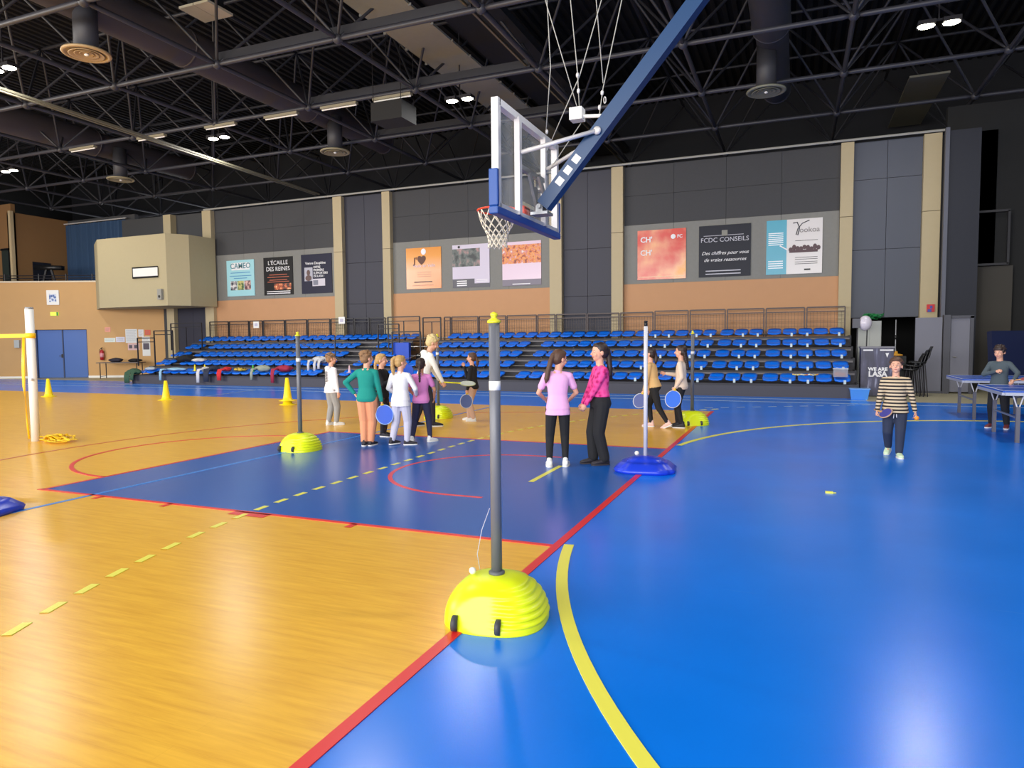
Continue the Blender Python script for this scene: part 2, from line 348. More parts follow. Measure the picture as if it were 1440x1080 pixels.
# pleated curtain
n = 90; L = []; 
for i in range(n+1):
    x = -34.7+(4.25)*i/n; y = 24.4+.07*math.sin(i*1.05)+.03*math.sin(i*.37); L.append((x, y))
q = MB(); vs = [(x, y, 4.55) for x, y in L]+[(x, y, 7.64) for x, y in L]+[(x, y+.04, 4.55) for x, y in L]+[(x, y+.04, 7.64) for x, y in L]; k = n+1; fs = []
for i in range(n): fs += [(i, i+1, k+i+1, k+i), (2*k+i, 3*k+i, 3*k+i+1, 2*k+i+1), (k+i, k+i+1, 3*k+i+1, 3*k+i)]
q.add(vs, fs); cu = tag(q.build('curtain', mat('blue_curtain', (42, 70, 104), .8)), 'pleated dark blue curtain hanging on the gallery at upper left', 'curtain')
q = MB(); q.tube([(-34.75, 24.36, 7.7), (-30.3, 24.36, 7.7)], .03, 6); q.build('curtain_rail', alu, cu)
# balcony rail
gr = thing('gallery_railing', 'low black tube railing along the ledge of the gallery at upper left', 'railing')
q = MB()
for z in (4.66, 4.78): q.tube([ML@Vector((-6, .05, z)), ML@Vector((3.4, .05, z))], .022, 6)
q.build('rail', black_metal, gr)
for x in (-1.2, .35, 1.6, 2.8, 3.3):
    q = MB(); q.tube([ML@Vector((x, .05, 4.5)), ML@Vector((x, .05, 4.86))], .03, 6); q.build('post', black_metal, gr)
# dark gym bench / treadmill on gallery
t = thing('exercise_machine', 'black padded exercise machine standing on the gallery beside a dark door', 'exercise machine', tuple(ML@Vector((.2, .9, 4.5))), angw)
q = MB(); q.beam((-.5, 0, .75), (.75, 0, .72), .3, .2); q.build('padded_beam', black, t, True)
q = MB(); q.beam((-.2, 0, 0), (0, 0, .7), .08, .08); q.beam((.4, 0, 0), (.2, 0, .7), .08, .08); q.box((-.4, -.25, 0), (.5, .25, .06)); q.build('frame', black_metal, t)
# projecting cream commentary box
def prism(pts, z0, z1):
    q = MB(); q.ring_loft([[(x, y, z0) for x, y in pts], [(x, y, z1) for x, y in pts]]); return q
A_, B_, C_, D_ = (-28.6, 21.5), (-24.5, 21.5), (-23.95, 22.2), (-23.86, 23.55)
cb = struct(prism([A_, B_, C_, D_, (-27.2, 23.6), (-30.2, 22.55)], 3.17, 6.17).build('wall_box', mat('cream_khaki_plaster', (178, 165, 130), .75, var=.03)))
q = MB(); q.box((-26.45, 21.44, 4.36), (-24.98, 21.5, 4.84)); wf = q.build('window_frame', black, cb)
q = MB(); q.box((-26.37, 21.42, 4.43), (-24.94, 21.45, 4.78)); q.build('blind', white, wf)
q = MB(); q.box((-24.95, 21.38, 3.42), (-24.72, 21.5, 3.86)); sp = tag(q.build('wall_speaker', mat('grey_speaker', (150, 148, 140), .6)), 'small grey wall speaker at the lower corner of the cream box', 'speaker')
q = MB(); q.ell((-24.83, 21.37, 3.55), (.06, .015, .06)); q.build('cone', black, sp)

# wall items on left wall: local coordinates x along wall
def wallbox(name, label, cat, x0, x1, z0, z1, m, dep=.04, group=None):
    o = LB(name, [((x0, -dep, z0), (x1, 0, z1))], m); return tag(o, label, cat, group)
fr = wallbox('framed_picture', 'white framed poster of a blue round emblem above the blue double door', 'picture', .72, 1.28, 3.42, 4.1, white, .05)
q = MB()
for i in range(24):
    a = 2*PI*i/24; 
q.ring_loft([[ML@Vector((1.0+.15*math.cos(a*2*PI/20), -.056, 3.75+.15*math.sin(a*2*PI/20))) for a in range(20)], [ML@Vector((1.0+.15*math.cos(a*2*PI/20), -.05, 3.75+.15*math.sin(a*2*PI/20))) for a in range(20)]])
q.box((.84, -.054, 3.55), (1.16, -.05, 3.92), M=ML); q.build('emblem_print', ramp_mat('emblem_blue', 'voronoi', 9, [(0, (40, 60, 120)), (.4, (90, 120, 180)), (.7, (220, 225, 235))]), fr)
ex = wallbox('exit_sign', 'green and yellow lit exit sign over the blue double door', 'sign', .86, 1.22, 2.92, 3.08, mat('exit_lit', (200, 225, 70), .5, emit=.5), .06)
eb = LB('panel_edge', [((1.14, -.063, 2.92), (1.22, -.06, 3.08))], mat('exit_green', (60, 140, 60), .5), ex)
tag(LB('electrical_box', [((-.83, -.12, 1.44), (-.6, 0, 1.8))], mat('pale_grey_box', (176, 180, 178), .5)), 'small pale grey box on the tan wall left of the blue door', 'box')
papers = [('notice', 'small pink and red notice highest on the wall right of the blue door', 3.3, 3.56, 2.14, 2.36, (222, 150, 130)),
          ('notice', 'white and green landscape notice nearest the blue door', 3.26, 3.76, 1.66, 1.86, (216, 224, 214)),
          ('notice', 'pale lilac landscape notice beside the white and green one', 3.79, 4.2, 1.66, 1.9, (214, 212, 226)),
          ('notice', 'large white typed notice sheet on the left wall', 4.24, 4.78, 1.62, 2.26, (220, 222, 222)),
          ('notice', 'pink safety notice with two dark pictograms under the typed sheet', 4.33, 4.86, 1.28, 1.6, (226, 186, 184)),
          ('notice', 'small white notice at upper right of the typed sheet', 4.84, 5.08, 1.9, 2.24, (222, 220, 222)),
          ('notice', 'orange red notice with a dark heading next to the cream pillar', 5.14, 5.4, 1.98, 2.22, (214, 92, 60)),
          ('notice', 'tall white notice with a grey photo at the right end of the left wall', 5.0, 5.36, 1.0, 1.9, (226, 226, 224))]
for nm, lb, a, b, c, d, col in papers:
    p = wallbox(nm, lb, 'notice', a, b, c, d, mat('paper_%d_%d_%d' % col, col, .6), .012)
    k = 0; z = d-.05; q = MB()
    while z > c+.04 and k < 12:
        q.box((a+.03, -.0135, z-.008), (b-.04-.05*((k*7) % 3)/2, -.0125, z), M=ML); z -= .045; k += 1
    q.build('printed_lines', mat('print_grey', (120, 120, 130), .7), p)
q = MB()
for a in (4.38, 4.62): q.box((a, -.015, 1.36), (a+.15, -.0126, 1.52), M=ML)
q.box((5.04, -.016, 1.3), (5.32, -.0127, 1.6), M=ML)
struct(q.build('trim_4', mat('pictogram_dark', (90, 84, 96), .7)))
# fire extinguisher
P0 = ML@Vector((3.18, -.13, .82)); fe = thing('fire_extinguisher', 'red fire extinguisher hanging on the left wall beside the folding table', 'fire extinguisher', P0)
q = MB(); q.lathe([(.02, 0), (.085, .02), (.085, .4), (.05, .47), (.02, .49)], n=16); q.build('cylinder_body', mat('extinguisher_red', (176, 28, 40), .3), fe, True)
q = MB(); q.lathe([(.087, .14), (.087, .33)], n=16); q.build('label_band', mat('pink_label', (222, 150, 160), .5), fe, True)
q = MB(); q.lathe([(.02, .49), (.02, .54), (.03, .56)], n=10); q.beam((-.06, 0, .56), (.05, 0, .6), .02, .02); q.build('valve', black, fe)
q = MB(); q.tube([(-.02, 0, .55), (-.12, 0, .52), (-.15, 0, .38), (-.12, 0, .22), (-.1, 0, .16)], .012, 6); q.build('hose', black, fe, True)
# folding table with bags
tw = ML@Vector((4.35, -.75, 0)); ft = thing('folding_table', 'narrow dark folding table against the left wall holding bags', 'table', tw, angw)
q = MB(); q.box((-.95, -.3, .7), (1.0, .3, .74)); q.build('table_top', mat('taupe_top', (96, 84, 78), .5), ft)
for x in (-.8, .85):
    q = MB(); q.tube([(x, -.25, 0), (x, -.25, .7)], .02, 6); q.tube([(x, .25, 0), (x, .25, .7)], .02, 6); q.tube([(x, -.25, .1), (x, .25, .1)], .015, 6); q.build('leg', black_metal, ft)
def lump(name, label, cat, loc, r, m, rz=0, seed=1, group=None, drape=None):
    """a soft crumpled pile of cloth"""
    rnd = random.Random(seed); q = MB()
    n, mm = 20, 10; rings = []
    ph = [rnd.random()*6 for _ in range(6)]
    for i in range(mm+1):
        a = max(min(-PI/2+PI*i/mm, PI/2-.05), -PI/2+.05)
        rg = []
        for k in range(n):
            t = 2*PI*k/n; w = 1+.13*math.sin(3*t+ph[0]+i*.5)+.1*math.sin(5*t+ph[1]-i*.8)+.07*math.sin(9*t+ph[2])
            z = r[2]*(math.sin(a)*(1+.15*math.sin(4*t+ph[3]))+.9)
            rg.append((r[0]*math.cos(a)*math.cos(t)*w, r[1]*math.cos(a)*math.sin(t)*w, max(z, 0)))
        rings.append(rg)
    q.ring_loft(rings)
    if drape:
        for dx, w, L, dy in drape:
            # hanging sleeve/flap over the front edge
            pts = [(dx, -r[1]*.3, r[2]*.9), (dx, dy, r[2]*.7), (dx+.01, dy-.05, -.05), (dx+.02, dy-.06, -L)]
            q.rect_loft([(Vector(p), (1, 0, 0), (0, 1, 0) if j > 1 else (0, 0, 1), w/2*(1-.1*j+.12*rnd.random()), .035) for j, p in enumerate(pts)], n=12, e=2.6)
    o = q.build(name, m, None, True, loc); o.rotation_euler = (0, 0, rz); return tag(o, label, cat, group)
def onwall(x, y, z): return tuple(ML@Vector((x, y, z)))
lump('sports_bag', 'dark navy bag lying at the left end of the folding table', 'bag', onwall(4.15, -.75, .74), (.3, .18, .1), mat('dark_bag', (42, 38, 52), .8), angw, 3)
lump('sports_bag', 'black bag lying at the right end of the folding table', 'bag', onwall(4.98, -.75, .74), (.28, .18, .08), mat('black_bag', (28, 26, 30), .8), angw, 5)

# ================================================================== ROOF
truss_grey = mat('truss_grey', (56, 56, 63), .45, .0); roof_dark = mat('roof_deck_dark', (17, 16, 17), .85)
duct_m = mat('duct_paint', (70, 64, 66), .55); duct_d = mat('duct_dark', (62, 62, 68), .55)
NX = [4.66-3.628*k for k in range(-2, 12)]; NY = [13.58+3.495*j for j in range(-3, 5)]; ZL, ZU = 8.5, 11.0
rf = struct(link('ceiling', None)); 
q = MB(); 
x = -42.0; prof = []
while x < 16: prof += [(x, 11.62), (x+.12, 11.62), (x+.15, 11.52), (x+.27, 11.52)]; x += .30
vs = []; fs = []
for i, (px, pz) in enumerate(prof): vs += [(px, -10, pz), (px, 34, pz)]
for i in range(len(prof)-1): fs.append((2*i, 2*i+1, 2*i+3, 2*i+2))
k = len(vs); vs += [(-42, -10, 11.8), (16, -10, 11.8), (16, 34, 11.8), (-42, 34, 11.8)]; fs.append((k, k+1, k+2, k+3))
q.add(vs, fs); q.build('roof_deck', roof_dark, rf)
q = MB(); q.box((-42, 30, 7.3), (16, 30.3, 11.8)); struct(q.build('wall_plenum', mat('plenum_dark', (40, 40, 44), .85)))
q = MB(); q.box((-26.3, YW+.4, 7.3), (16, 30, 7.42)); struct(q.build('floor_plenum', dark_in))
q = MB(); q.box((-42.2, -10, 0), (-42, 34, 11.8)); struct(q.build('wall_far_left', dark_in))
sf = struct(link('space_frame', None)); truss_d = mat('truss_dark', (46, 46, 52), .5)
def strutmesh(vec, r, m=None): q = MB(); vec = Vector(vec); q.tube([vec*.0, vec*.06, vec*.94, vec], [r*.5, r, r, r*.5], 8); return q.mesh('strut', m or truss_grey, True)
dx, dy = 3.628, 3.495
mX = strutmesh((dx, 0, 0), .062); mY = strutmesh((0, dy, 0), .058); mXu = strutmesh((dx, 0, 0), .05, truss_d); mYu = strutmesh((0, dy, 0), .05, truss_d)
mD = {(a, b): strutmesh((a*dx/2, b*dy/2, ZU-ZL), .036, truss_d) for a in (-1, 1) for b in (-1, 1)}
q = MB(); q.ell((0, 0, 0), (.12, .12, .12), 10, 8); mN = q.mesh('node', truss_grey, True)
nd = 0; rest = MB()
for i, x in enumerate(NX):
    for j, y in enumerate(NY):
        link('node_ball', mN, sf, (x, y, ZL))
        if i+1 < len(NX): link('lower_chord', mX, sf, (NX[i+1], y, ZL))
        if j+1 < len(NY): link('lower_cross_chord', mY, sf, (x, y, ZL))
        for (a, b), me in mD.items():
            if nd < 296 and y > 9 and x < 9: link('diagonal_strut', me, sf, (x, y, ZL)); nd += 1
            else: v = Vector((a*dx/2, b*dy/2, ZU-ZL)); rest.tube([Vector((x, y, ZL)), Vector((x, y, ZL))+v], .036, 6)
        if i+1 < len(NX) and j+1 < len(NY):
            link('upper_chord', mXu, sf, (NX[i+1]-dx/2, y+dy/2, ZU)); link('upper_cross_chord', mYu, sf, (x-dx/2, y+dy/2, ZU))
o = rest.build('strut_bundle', truss_grey, sf, True); o['kind'] = 'stuff'
# dark I beams seen across the folded curtain
# round air ducts
def duct(x, z, y0, y1, r, label, m, step=()):
    t = thing('air_duct', label, 'air duct'); 
    ys = [y0]+list(step)+[y1]
    for a, b in zip(ys, ys[1:]):
        q = MB(); k = .88 if a in step and a == ys[-2] else 1
        q.tube([(x, a, z), (x, a+.02, z), (x, b-.02, z), (x, b, z)], [r*k]*4, 24); q.build('duct_section', m, t, True)
        q = MB(); q.tube([(x, b-.06, z), (x, b, z)], [r*k+.02]*2, 24); q.build('joint_ring', m, t, True)
    return t
duct(-15.0, 9.3, 3, 23.5, .48, 'thick brown grey round air duct running away above the left court', duct_m, (9, 14, 19))
duct(-25.2, 9.3, 3, 23.5, .5, 'far left round air duct running away under the dark roof', duct_m, (9, 14, 19))
duct(-.72, 9.4, 10, 24, .46, 'dark grey round air duct behind the blue hoop mast at upper right', duct_d, (15.5, 19))
def diffuser(x, y, z, r, ztop, label, col):
    t = thing('ceiling_diffuser', label, 'air diffuser', (x, y, z), 0, 'round air diffusers under the ducts')
    q = MB(); q.lathe([(r*.55, .04), (r*.98, .05), (r, .02), (r*.96, 0), (r*.82, .0), (r*.8, .03)], n=32); q.build('outer_ring', col, t, True)
    for k, rr in enumerate((.72, .5, .3)):
        q = MB(); q.lathe([(r*rr*.7, .05), (r*rr, -.005+.01*k), (r*(rr-.04), -.01+.01*k), (r*rr*.65, .04)], n=28); q.build('cone_ring', col, t, True)
    q = MB(); q.ell((0, 0, .0), (.05, .05, .03)); q.build('hub', white, t, True)
    q = MB(); q.lathe([(r*.5, .04), (r*.5, ztop-z)], n=24); q.build('neck_pipe', duct_d, t, True)
beige_d = mat('beige_diffuser', (176, 150, 112), .5)
diffuser(-14.75, 11.05, 8.0, .5, 9.2, 'beige round diffuser nearest the camera, at the upper left', beige_d)
diffuser(-24.7, 19.7, 8.0, .5, 9.2, 'round diffuser farthest left above the gallery', mat('olive_diffuser', (150, 140, 110), .5))
diffuser(-14.65, 19.9, 8.0, .5, 9.2, 'round diffuser above the second pillar left of the hoop', mat('olive_diffuser', (0, 0, 0)))
diffuser(-.85, 19.75, 8.0, .5, 9.2, 'grey green round diffuser right of the hoop mast', mat('grey_diffuser', (128, 128, 112), .5))
# flood lamps
lampglow = mat('lamp_lens', (255, 250, 225), .5, emit=25)
def flood(x, y, label, vis=True):
    t = thing('flood_lamp', label, 'ceiling lamp', (x, y, 8.34), 0, 'paired flood lamps on the space frame')
    for s in (-1, 1):
        q = MB(); q.box((s*.24-.17, -.15, .0), (s*.24+.17, .15, .09)); h = q.build('lamp_housing', black_metal, t)
        q = MB(); q.ell((s*.24, 0, -.0), (.17, .14, .035)); q.build('lens', lampglow, h, True)
    q = MB(); q.beam((-.25, 0, .1), (.25, 0, .1), .05, .04); q.beam((0, 0, .1), (0, 0, 2.66), .03, .03); q.build('bracket', black_metal, t)
names = ['farthest left pair of flood lamps', 'lit flood lamp pair at left between the two air ducts', 'lit flood lamp pair just left of the backboard', 'bright flood lamp pair at the upper right corner', 'flood lamp pair at the left edge of the picture']
for (x, y), nm in zip(LAMPS, names): flood(x, y, nm)
# unlit white fluorescent battens under a chord
for i, x in enumerate((-23.2, -19.9, -16.9, -14.5, -12.4, -10.6)):
    t = thing('batten_light', 'unlit pale batten light clipped under the chord, %s' % ['far left over the gallery', 'second from the left', 'left of the lit lamp pair', 'right of the lit lamp pair', 'between duct and dark box', 'just left of the dark box'][i], 'ceiling lamp', (x, 17.08, 8.37), 0, 'pale batten lights on the truss')
    q = MB(); q.box((-.62, -.07, 0), (.62, .07, .07)); q.build('batten_body', mat('pale_batten', (142, 134, 112), .5), t)
    q = MB(); q.tube([(-.6, 0, -.02), (.6, 0, -.02)], .02, 6); q.build('tube_lamp', white, t)
t = thing('speaker_box', 'large dark box hanging on rods from the truss left of the backboard', 'speaker', (-10.7, 17.3, 7.75))
q = MB(); q.box((-.5, -.4, 0), (.5, .4, .5)); q.build('cabinet_body', mat('dark_box', (34, 34, 35), .9), t)
for a in (-.45, .45):
    for b in (-.35, .35): q = MB(); q.tube([(a, b, .5), (a, b, 3.2)], .012, 5); q.build('hanger_rod', black_metal, t)
t = thing('roof_hatch', 'pale square panel on the roof near the upper left', 'roof hatch', (-14.1, 13.9, 10.0))
q = MB(); q.box((-.48, -.42, 0), (.0, .42, .06)); q.box((.02, -.42, 0), (.48, .42, .06)); q.build('panel', mat('pale_beige_panel', (206, 196, 170), .6), t)
q = MB(); q.box((-.3, -.3, .06), (.3, .3, 1.5)); q.build('shaft', roof_dark, t)
# rolled dividing curtain band with clips and twin curtain tracks
t = thing('divider_curtain', 'long olive grey dividing curtain band rolled up under the roof left of the hoop', 'curtain')
q = MB(); q.box((-9.68, 4, 9.3), (-8.38, 29.5, 9.36)); q.build('curtain_band', mat('olive_cloth', (150, 146, 124), .8, var=.05), t)
for k in range(20):
    y = 8+k*1.05
    for xx in (-9.7, -8.36): q = MB(); q.box((xx-.04, y-.012, 9.27), (xx+.04, y+.012, 9.33)); q.build('clip', mat('clip_grey', (120, 120, 116), .5), t)
t = thing('divider_curtain', 'short olive grey curtain band under the roof at the far right', 'curtain')
q = MB(); q.box((3.0, 24.2, 9.3), (4.05, 29.5, 9.36)); q.build('curtain_band', mat('olive_cloth2', (128, 125, 108), .8), t)
q = MB(); q.box((-8.2, 4, 9.5), (-6.7, 29.5, 9.7)); tag(q.build('curtain_housing', mat('black_housing', (20, 20, 22), .8)), 'wide black housing beside the rolled olive curtain band under the roof', 'housing')
t = thing('curtain_track', 'twin thin brass coloured tracks running away beside the rolled curtain', 'track')
for xx in (-6.6, -6.42): q = MB(); q.beam((xx, 4, 8.66), (xx, 29, 8.66), .05, .05); q.build('track_rail', mat('brass_track', (112, 102, 78), .4, .3), t)
t = thing('curtain_track', 'pale twin track crossing the upper left under the truss', 'track')
for xx in (-18.3, -18.14): q = MB(); q.beam((xx, 3, 8.0), (xx, 23.5, 7.6), .06, .06); q.build('track_rail', mat('pale_track', (104, 100, 84), .5, 0), t)
# wide dark boards crossing under the curtain band
for j, y in enumerate((13.6, 17.1, 20.6)):
    q = MB(); q.beam((-13.5, y+.1, 8.72), (-6.5, y+.1, 8.72), .08, .2); struct(q.build('trim_%d' % (5+j), mat('dark_board', (40, 40, 46), .7)))

# ================================================================== BLEACHERS
seat_blue = mat('seat_blue', (0, 110, 234), .3); tread = mat('bleacher_tread', (52, 50, 56), .6, var=.06); front_m = mat('bleacher_front', (68, 66, 74), .6, var=.05)
brown_rail = mat('brown_black_rail', (66, 50, 48), .45)
bl = thing('telescopic_bleacher', 'long five row telescopic bleacher with blue bucket seats along the back wall', 'bleacher')
ROW = [(19.6, .35), (20.4, .66), (21.15, .97), (21.9, 1.28), (22.65, 1.6)]
XA, XB = -24.3, 1.42
for i, (y, z) in enumerate(ROW):
    xa = XA+.0*i
    segs = [(xa, XB)] if i < 2 else [(xa, -13.3), (-12.2, XB)]
    for a, b in segs:
        q = MB(); q.box((a, y-.1, z-.06), (b, y+.85, z)); q.build('tread_board', tread, bl)
        q = MB(); q.box((a, y-.1, z-.31 if i else 0), (b, y-.06, z-.06)); q.build('riser', front_m if i == 0 else mat('riser_dark', (62, 60, 66), .7), bl)
        if i: 
            q = MB(); q.box((a, y-.16, z-.1), (b, y-.1, z-.05)); q.build('edge_trim', mat('edge_grey', (104, 100, 104), .5), bl)
q = MB()
for i, (y, z) in enumerate(ROW): q.box((XB, y-.1, 0), (XB+.05, y+.72, z+.02))
q.build('side_panel', mat('side_dark', (40, 40, 46), .6), bl)
# bucket seat mesh
q = MB(); nx, ny = 8, 6; top = []; 
for j in range(ny+1):
    for i in range(nx+1):
        u = i/nx*2-1; v = j/ny
        x = u*.195*(1-.12*(v < .05)); y = -.19+v*.38
        z = .02*abs(u)**2.2+.12*max(0, (v-.62)/.38)**1.5*(1-.45*abs(u)**3)-.05*max(0, (.3-v)/.3)+.004*math.cos(u*9)
        top.append((x, y, z))
bot = [(x*.97, y, z-.035) for x, y, z in top]; k = len(top); fs = []
W_ = nx+1
for j in range(ny):
    for i in range(nx):
        a = j*W_+i; fs += [(a, a+1, a+W_+1, a+W_), (k+a, k+a+W_, k+a+W_+1, k+a+1)]
for i in range(nx): fs += [(i, k+i, k+i+1, i+1), (ny*W_+i, ny*W_+i+1, k+ny*W_+i+1, k+ny*W_+i)]
for j in range(ny): fs += [(j*W_, (j+1)*W_, k+(j+1)*W_, k+j*W_), (j*W_+nx, k+j*W_+nx, k+(j+1)*W_+nx, (j+1)*W_+nx)]
q.add(top+bot, fs); seat_me = q.mesh('seat', seat_blue, True)
SP = .435; AIS = [(-8.42, -7.83), (-15.3, -14.72), (-23.4, -22.85)]
brk = MB(); brk.box((-.03, -.12, -.13), (.03, .0, -.03)); brk_me = brk.mesh('bracket', mat('pale_bracket', (196, 214, 224), .4))
brk = MB(); brk.box((-.025, -.02, -.14), (.025, .05, -.03)); brkd_me = brk.mesh('bracket', black_metal)
ns = 0
for i, (y, z) in enumerate(ROW):
    x = 1.1; c = 0
    while x > -24.1 and ns < 298:
        skip = (i < 4 and any(a-.02 < x < b+.02 for a, b in AIS)) or (i >= 2 and -13.45 < x < -12.0)
        if not skip:
            s = link('seat', seat_me, bl, (x+random.uniform(-.01, .01), y+.2, z+.14), (0, 0, random.uniform(-.03, .03))); ns += 1
            if x > -4.4:
                if c % 3 in (0, 2): link('seat_bracket', brk_me, bl, (x+.05, y+.1, z+.14))
            elif c % 2 == 0: link('seat_bracket', brkd_me, bl, (x+.05, y+.2, z+.14))
        c += 1; x -= SP
        if c in (5, 8): x -= .1
    q = MB(); q.tube([(XA+.2, y+.25, z+.085), (1.3, y+.25, z+.085)], .02, 6); q.build('seat_bar', alu if i < 0 else steel, bl)
# rear guard rail made of framed mesh panels
def guard(x0, x1, z0, z1, y, m, wires=True):
    g = MB()
    for x in (x0, x1): g.beam((x, y, z0), (x, y, z1), .035, .045)
    g.beam((x0, y, z1), (x1, y, z1), .04, .04); g.beam((x0, y, z1-.13), (x1, y, z1-.13), .03, .03); g.beam((x0, y, z0+.12), (x1, y, z0+.12), .03, .03)
    p = g.build('guard_panel', m, bl)
    if wires:
        w = MB(); n = int((x1-x0)/.09)
        for i in range(1, n): x = x0+(x1-x0)*i/n; w.beam((x, y, z0+.12), (x, y, z1-.13), .007, .007)
        for i in range(1, 6): z = z0+.12+(z1-z0-.25)*i/6; w.beam((x0, y, z), (x1, y, z), .005, .005)
        w.build('wire_mesh', m, p)
xs = [-4.44, -3.29, -2.12, -.95, .23, 1.36]
for a, b in zip(xs, xs[1:]): guard(a+.04, b-.03, 1.55, 2.49, 23.25, brown_rail)
xs = [-12.36, -12.05, -10.91, -9.79, -8.6, -7.9, -6.75, -5.6, -4.44]
for a, b in zip(xs, xs[1:]): guard(a+.03, b-.03, 1.55, 2.46, 23.25, brown_rail)
xs = [-24.06, -22.93, -21.8, -21.04, -19.87, -18.72, -17.56, -16.4, -15.67, -14.92]
for a, b in zip(xs, xs[1:]): guard(a+.04, b-.03, 1.55, 2.5, 23.25, black_metal)
# stair well rails (vomitory) and the left end rails
def hoop_rail(x0, x1, z0, z1, y, name='end_rail', mid=True):
    g = MB(); g.beam((x0, y, z0), (x0, y, z1), .04, .04); g.beam((x1, y, z0), (x1, y, z1), .04, .04); g.beam((x0, y, z1), (x1, y, z1), .04, .04); g.beam((x0, y, z1-.16), (x1, y, z1-.16), .03, .03)
    if mid: g.beam(((x0+x1)/2, y, z0), ((x0+x1)/2, y, z1-.16), .03, .03)
    g.build(name, black_metal, bl)
hoop_rail(-24.9, -23.95, .66, 1.8, 20.3, mid=False); hoop_rail(-24.9, -23.85, .97, 2.1, 21.1, mid=False); hoop_rail(-24.95, -23.2, 1.28, 2.42, 22.0)
hoop_rail(-14.6, -13.2, 1.6, 2.5, 22.9, 'stair_rail'); hoop_rail(-13.0, -12.25, 1.0, 2.44, 22.8, 'stair_rail')
hoop_rail(-14.4, -13.5, 1.28, 2.2, 21.9, 'stair_rail')
hoop_rail(-13.35, -12.2, .66, 1.9, 21.2, 'stair_rail', False)
g = MB(); g.beam((-15.3, 20.5, .66), (-15.3, 20.5, 1.75), .03, .03); g.build('rail_post', black_metal, bl)
for i in range(5):
    g = MB(); g.box((-13.3, 21.15+.4*i, .0), (-12.2, 21.6+.4*i, .75+.2*i-.45)); g.build('stair_step', tread, bl)
q = MB(); q.box((-13.42, 21.26, .92), (-12.72, 21.4, 1.52)); tag(q.build('blue_panel', mat('blue_foam_panel', (18, 72, 190), .5)), 'upright blue panel at the stair opening in the middle of the bleacher', 'panel')
# small white A4 signs on the rail
for i, (x, z) in enumerate(((-21.35, 2.35), (-16.95, 2.45))):
    q = MB(); q.box((x-.15, 23.18, z-.15), (x+.15, 23.2, z+.12)); o = tag(q.build('row_sign', white), 'white sheet sign on the bleacher rail under %s' % ['the black poster', 'the pillar right of the navy poster'][i], 'sign')
    q = MB(); q.box((x-.08, 23.175, z-.08), (x+.08, 23.179, z+.05)); q.build('printed_mark', mat('print_lilac', (190, 186, 204), .6), o)

# clothes, cones and bottles left on the lower bench
SEATZ = .52
def col(n, c): return mat('cloth_'+n, c, .85, var=.08, scale=12)
lump('jacket', 'dark green jacket hanging over the left end of the front bench', 'jacket', (-24.2, 19.55, .36), (.3, .2, .12), col('green', (52, 84, 62)), 0, 2, None, [(-.15, .35, .33, -.2), (.12, .22, .2, -.2)])
lump('jacket', 'pale grey and white garment beside the dark green jacket', 'jacket', (-23.6, 19.8, SEATZ), (.24, .16, .07), col('pale', (176, 184, 190)), 0, 4)
lump('jacket', 'light blue jacket with one sleeve hanging over the front bench', 'jacket', (-22.2, 19.75, SEATZ), (.42, .17, .06), col('lightblue', (150, 190, 214)), 0, 6, None, [(-.4, .13, .36, -.35)])
lump('duffel_bag', 'big black bag on the second row above the light blue jacket', 'bag', (-22.75, 20.75, .83), (.45, .25, .14), col('black', (20, 20, 24)), 0, 8)
lump('sweatshirt', 'white sweatshirt thrown on the second row beside the black bag', 'jacket', (-21.9, 20.6, .84), (.28, .14, .07), col('white', (214, 210, 204)), .4, 9)
lump('jacket', 'white and grey striped jacket hanging from the front bench to the floor', 'jacket', (-20.65, 19.72, SEATZ), (.16, .16, .08), col('offwhite', (206, 204, 206)), 0, 11, None, [(0, .17, .42, -.35)])
lump('jacket', 'dark navy jacket hanging between the white and red clothes', 'jacket', (-20.25, 19.72, SEATZ), (.22, .18, .1), col('navy', (40, 46, 66)), 0, 12, None, [(0, .3, .38, -.35)])
lump('jacket', 'bright red jacket hanging over the front bench', 'jacket', (-19.62, 19.72, SEATZ), (.18, .16, .08), col('red', (206, 40, 44)), 0, 13, None, [(0, .24, .32, -.35)])
lump('scarf', 'yellow and black garment lying on the front bench', 'scarf', (-19.05, 19.8, SEATZ), (.28, .14, .07), ramp_mat('yellow_black_cloth', 'noise', 12, [(.42, (40, 34, 26)), (.55, (206, 172, 60))], .8), 0, 14)
lump('jacket', 'grey green jacket with a hanging sleeve right of the green cone', 'jacket', (-17.95, 19.78, SEATZ), (.3, .17, .12), col('greygreen', (150, 156, 140)), 0, 15, None, [(-.2, .13, .28, -.35)])
lump('jacket', 'crimson jacket hanging over the front bench', 'jacket', (-17.0, 19.78, SEATZ), (.34, .17, .12), col('crimson', (160, 38, 66)), 0, 16, None, [(-.2, .18, .38, -.35)])
lump('jacket', 'white and grey jacket draped over the second row', 'jacket', (-15.85, 20.35, .82), (.34, .18, .12), col('whitegrey', (200, 198, 200)), 0, 17, None, [(-.25, .12, .3, -.32), (.02, .12, .3, -.32), (.2, .12, .2, -.32)])
def mini_cone(x, c, lb, y=19.86, z=.505):
    t = thing('marker_cone', lb, 'cone', (x, y, z), 0)
    q = MB(); q.lathe([(.012, .25), (.02, .25), (.05, .02), (.05, .0)], n=12); q.build('cone_body', c, t, True)
    q = MB(); q.box((-.07, -.07, 0), (.07, .07, .012)); q.build('foot', c, t)
cy_ = mat('cone_yellow', (240, 218, 30), .4); cg = mat('cone_green', (70, 180, 70), .4); cp = mat('cone_pink', (228, 110, 120), .4); cor = mat('cone_orange', (226, 140, 90), .4)
mini_cone(-21.35, cy_, 'small yellow cone above the white hanging jacket'); mini_cone(-20.85, cy_, 'small yellow cone just left of the navy jacket')
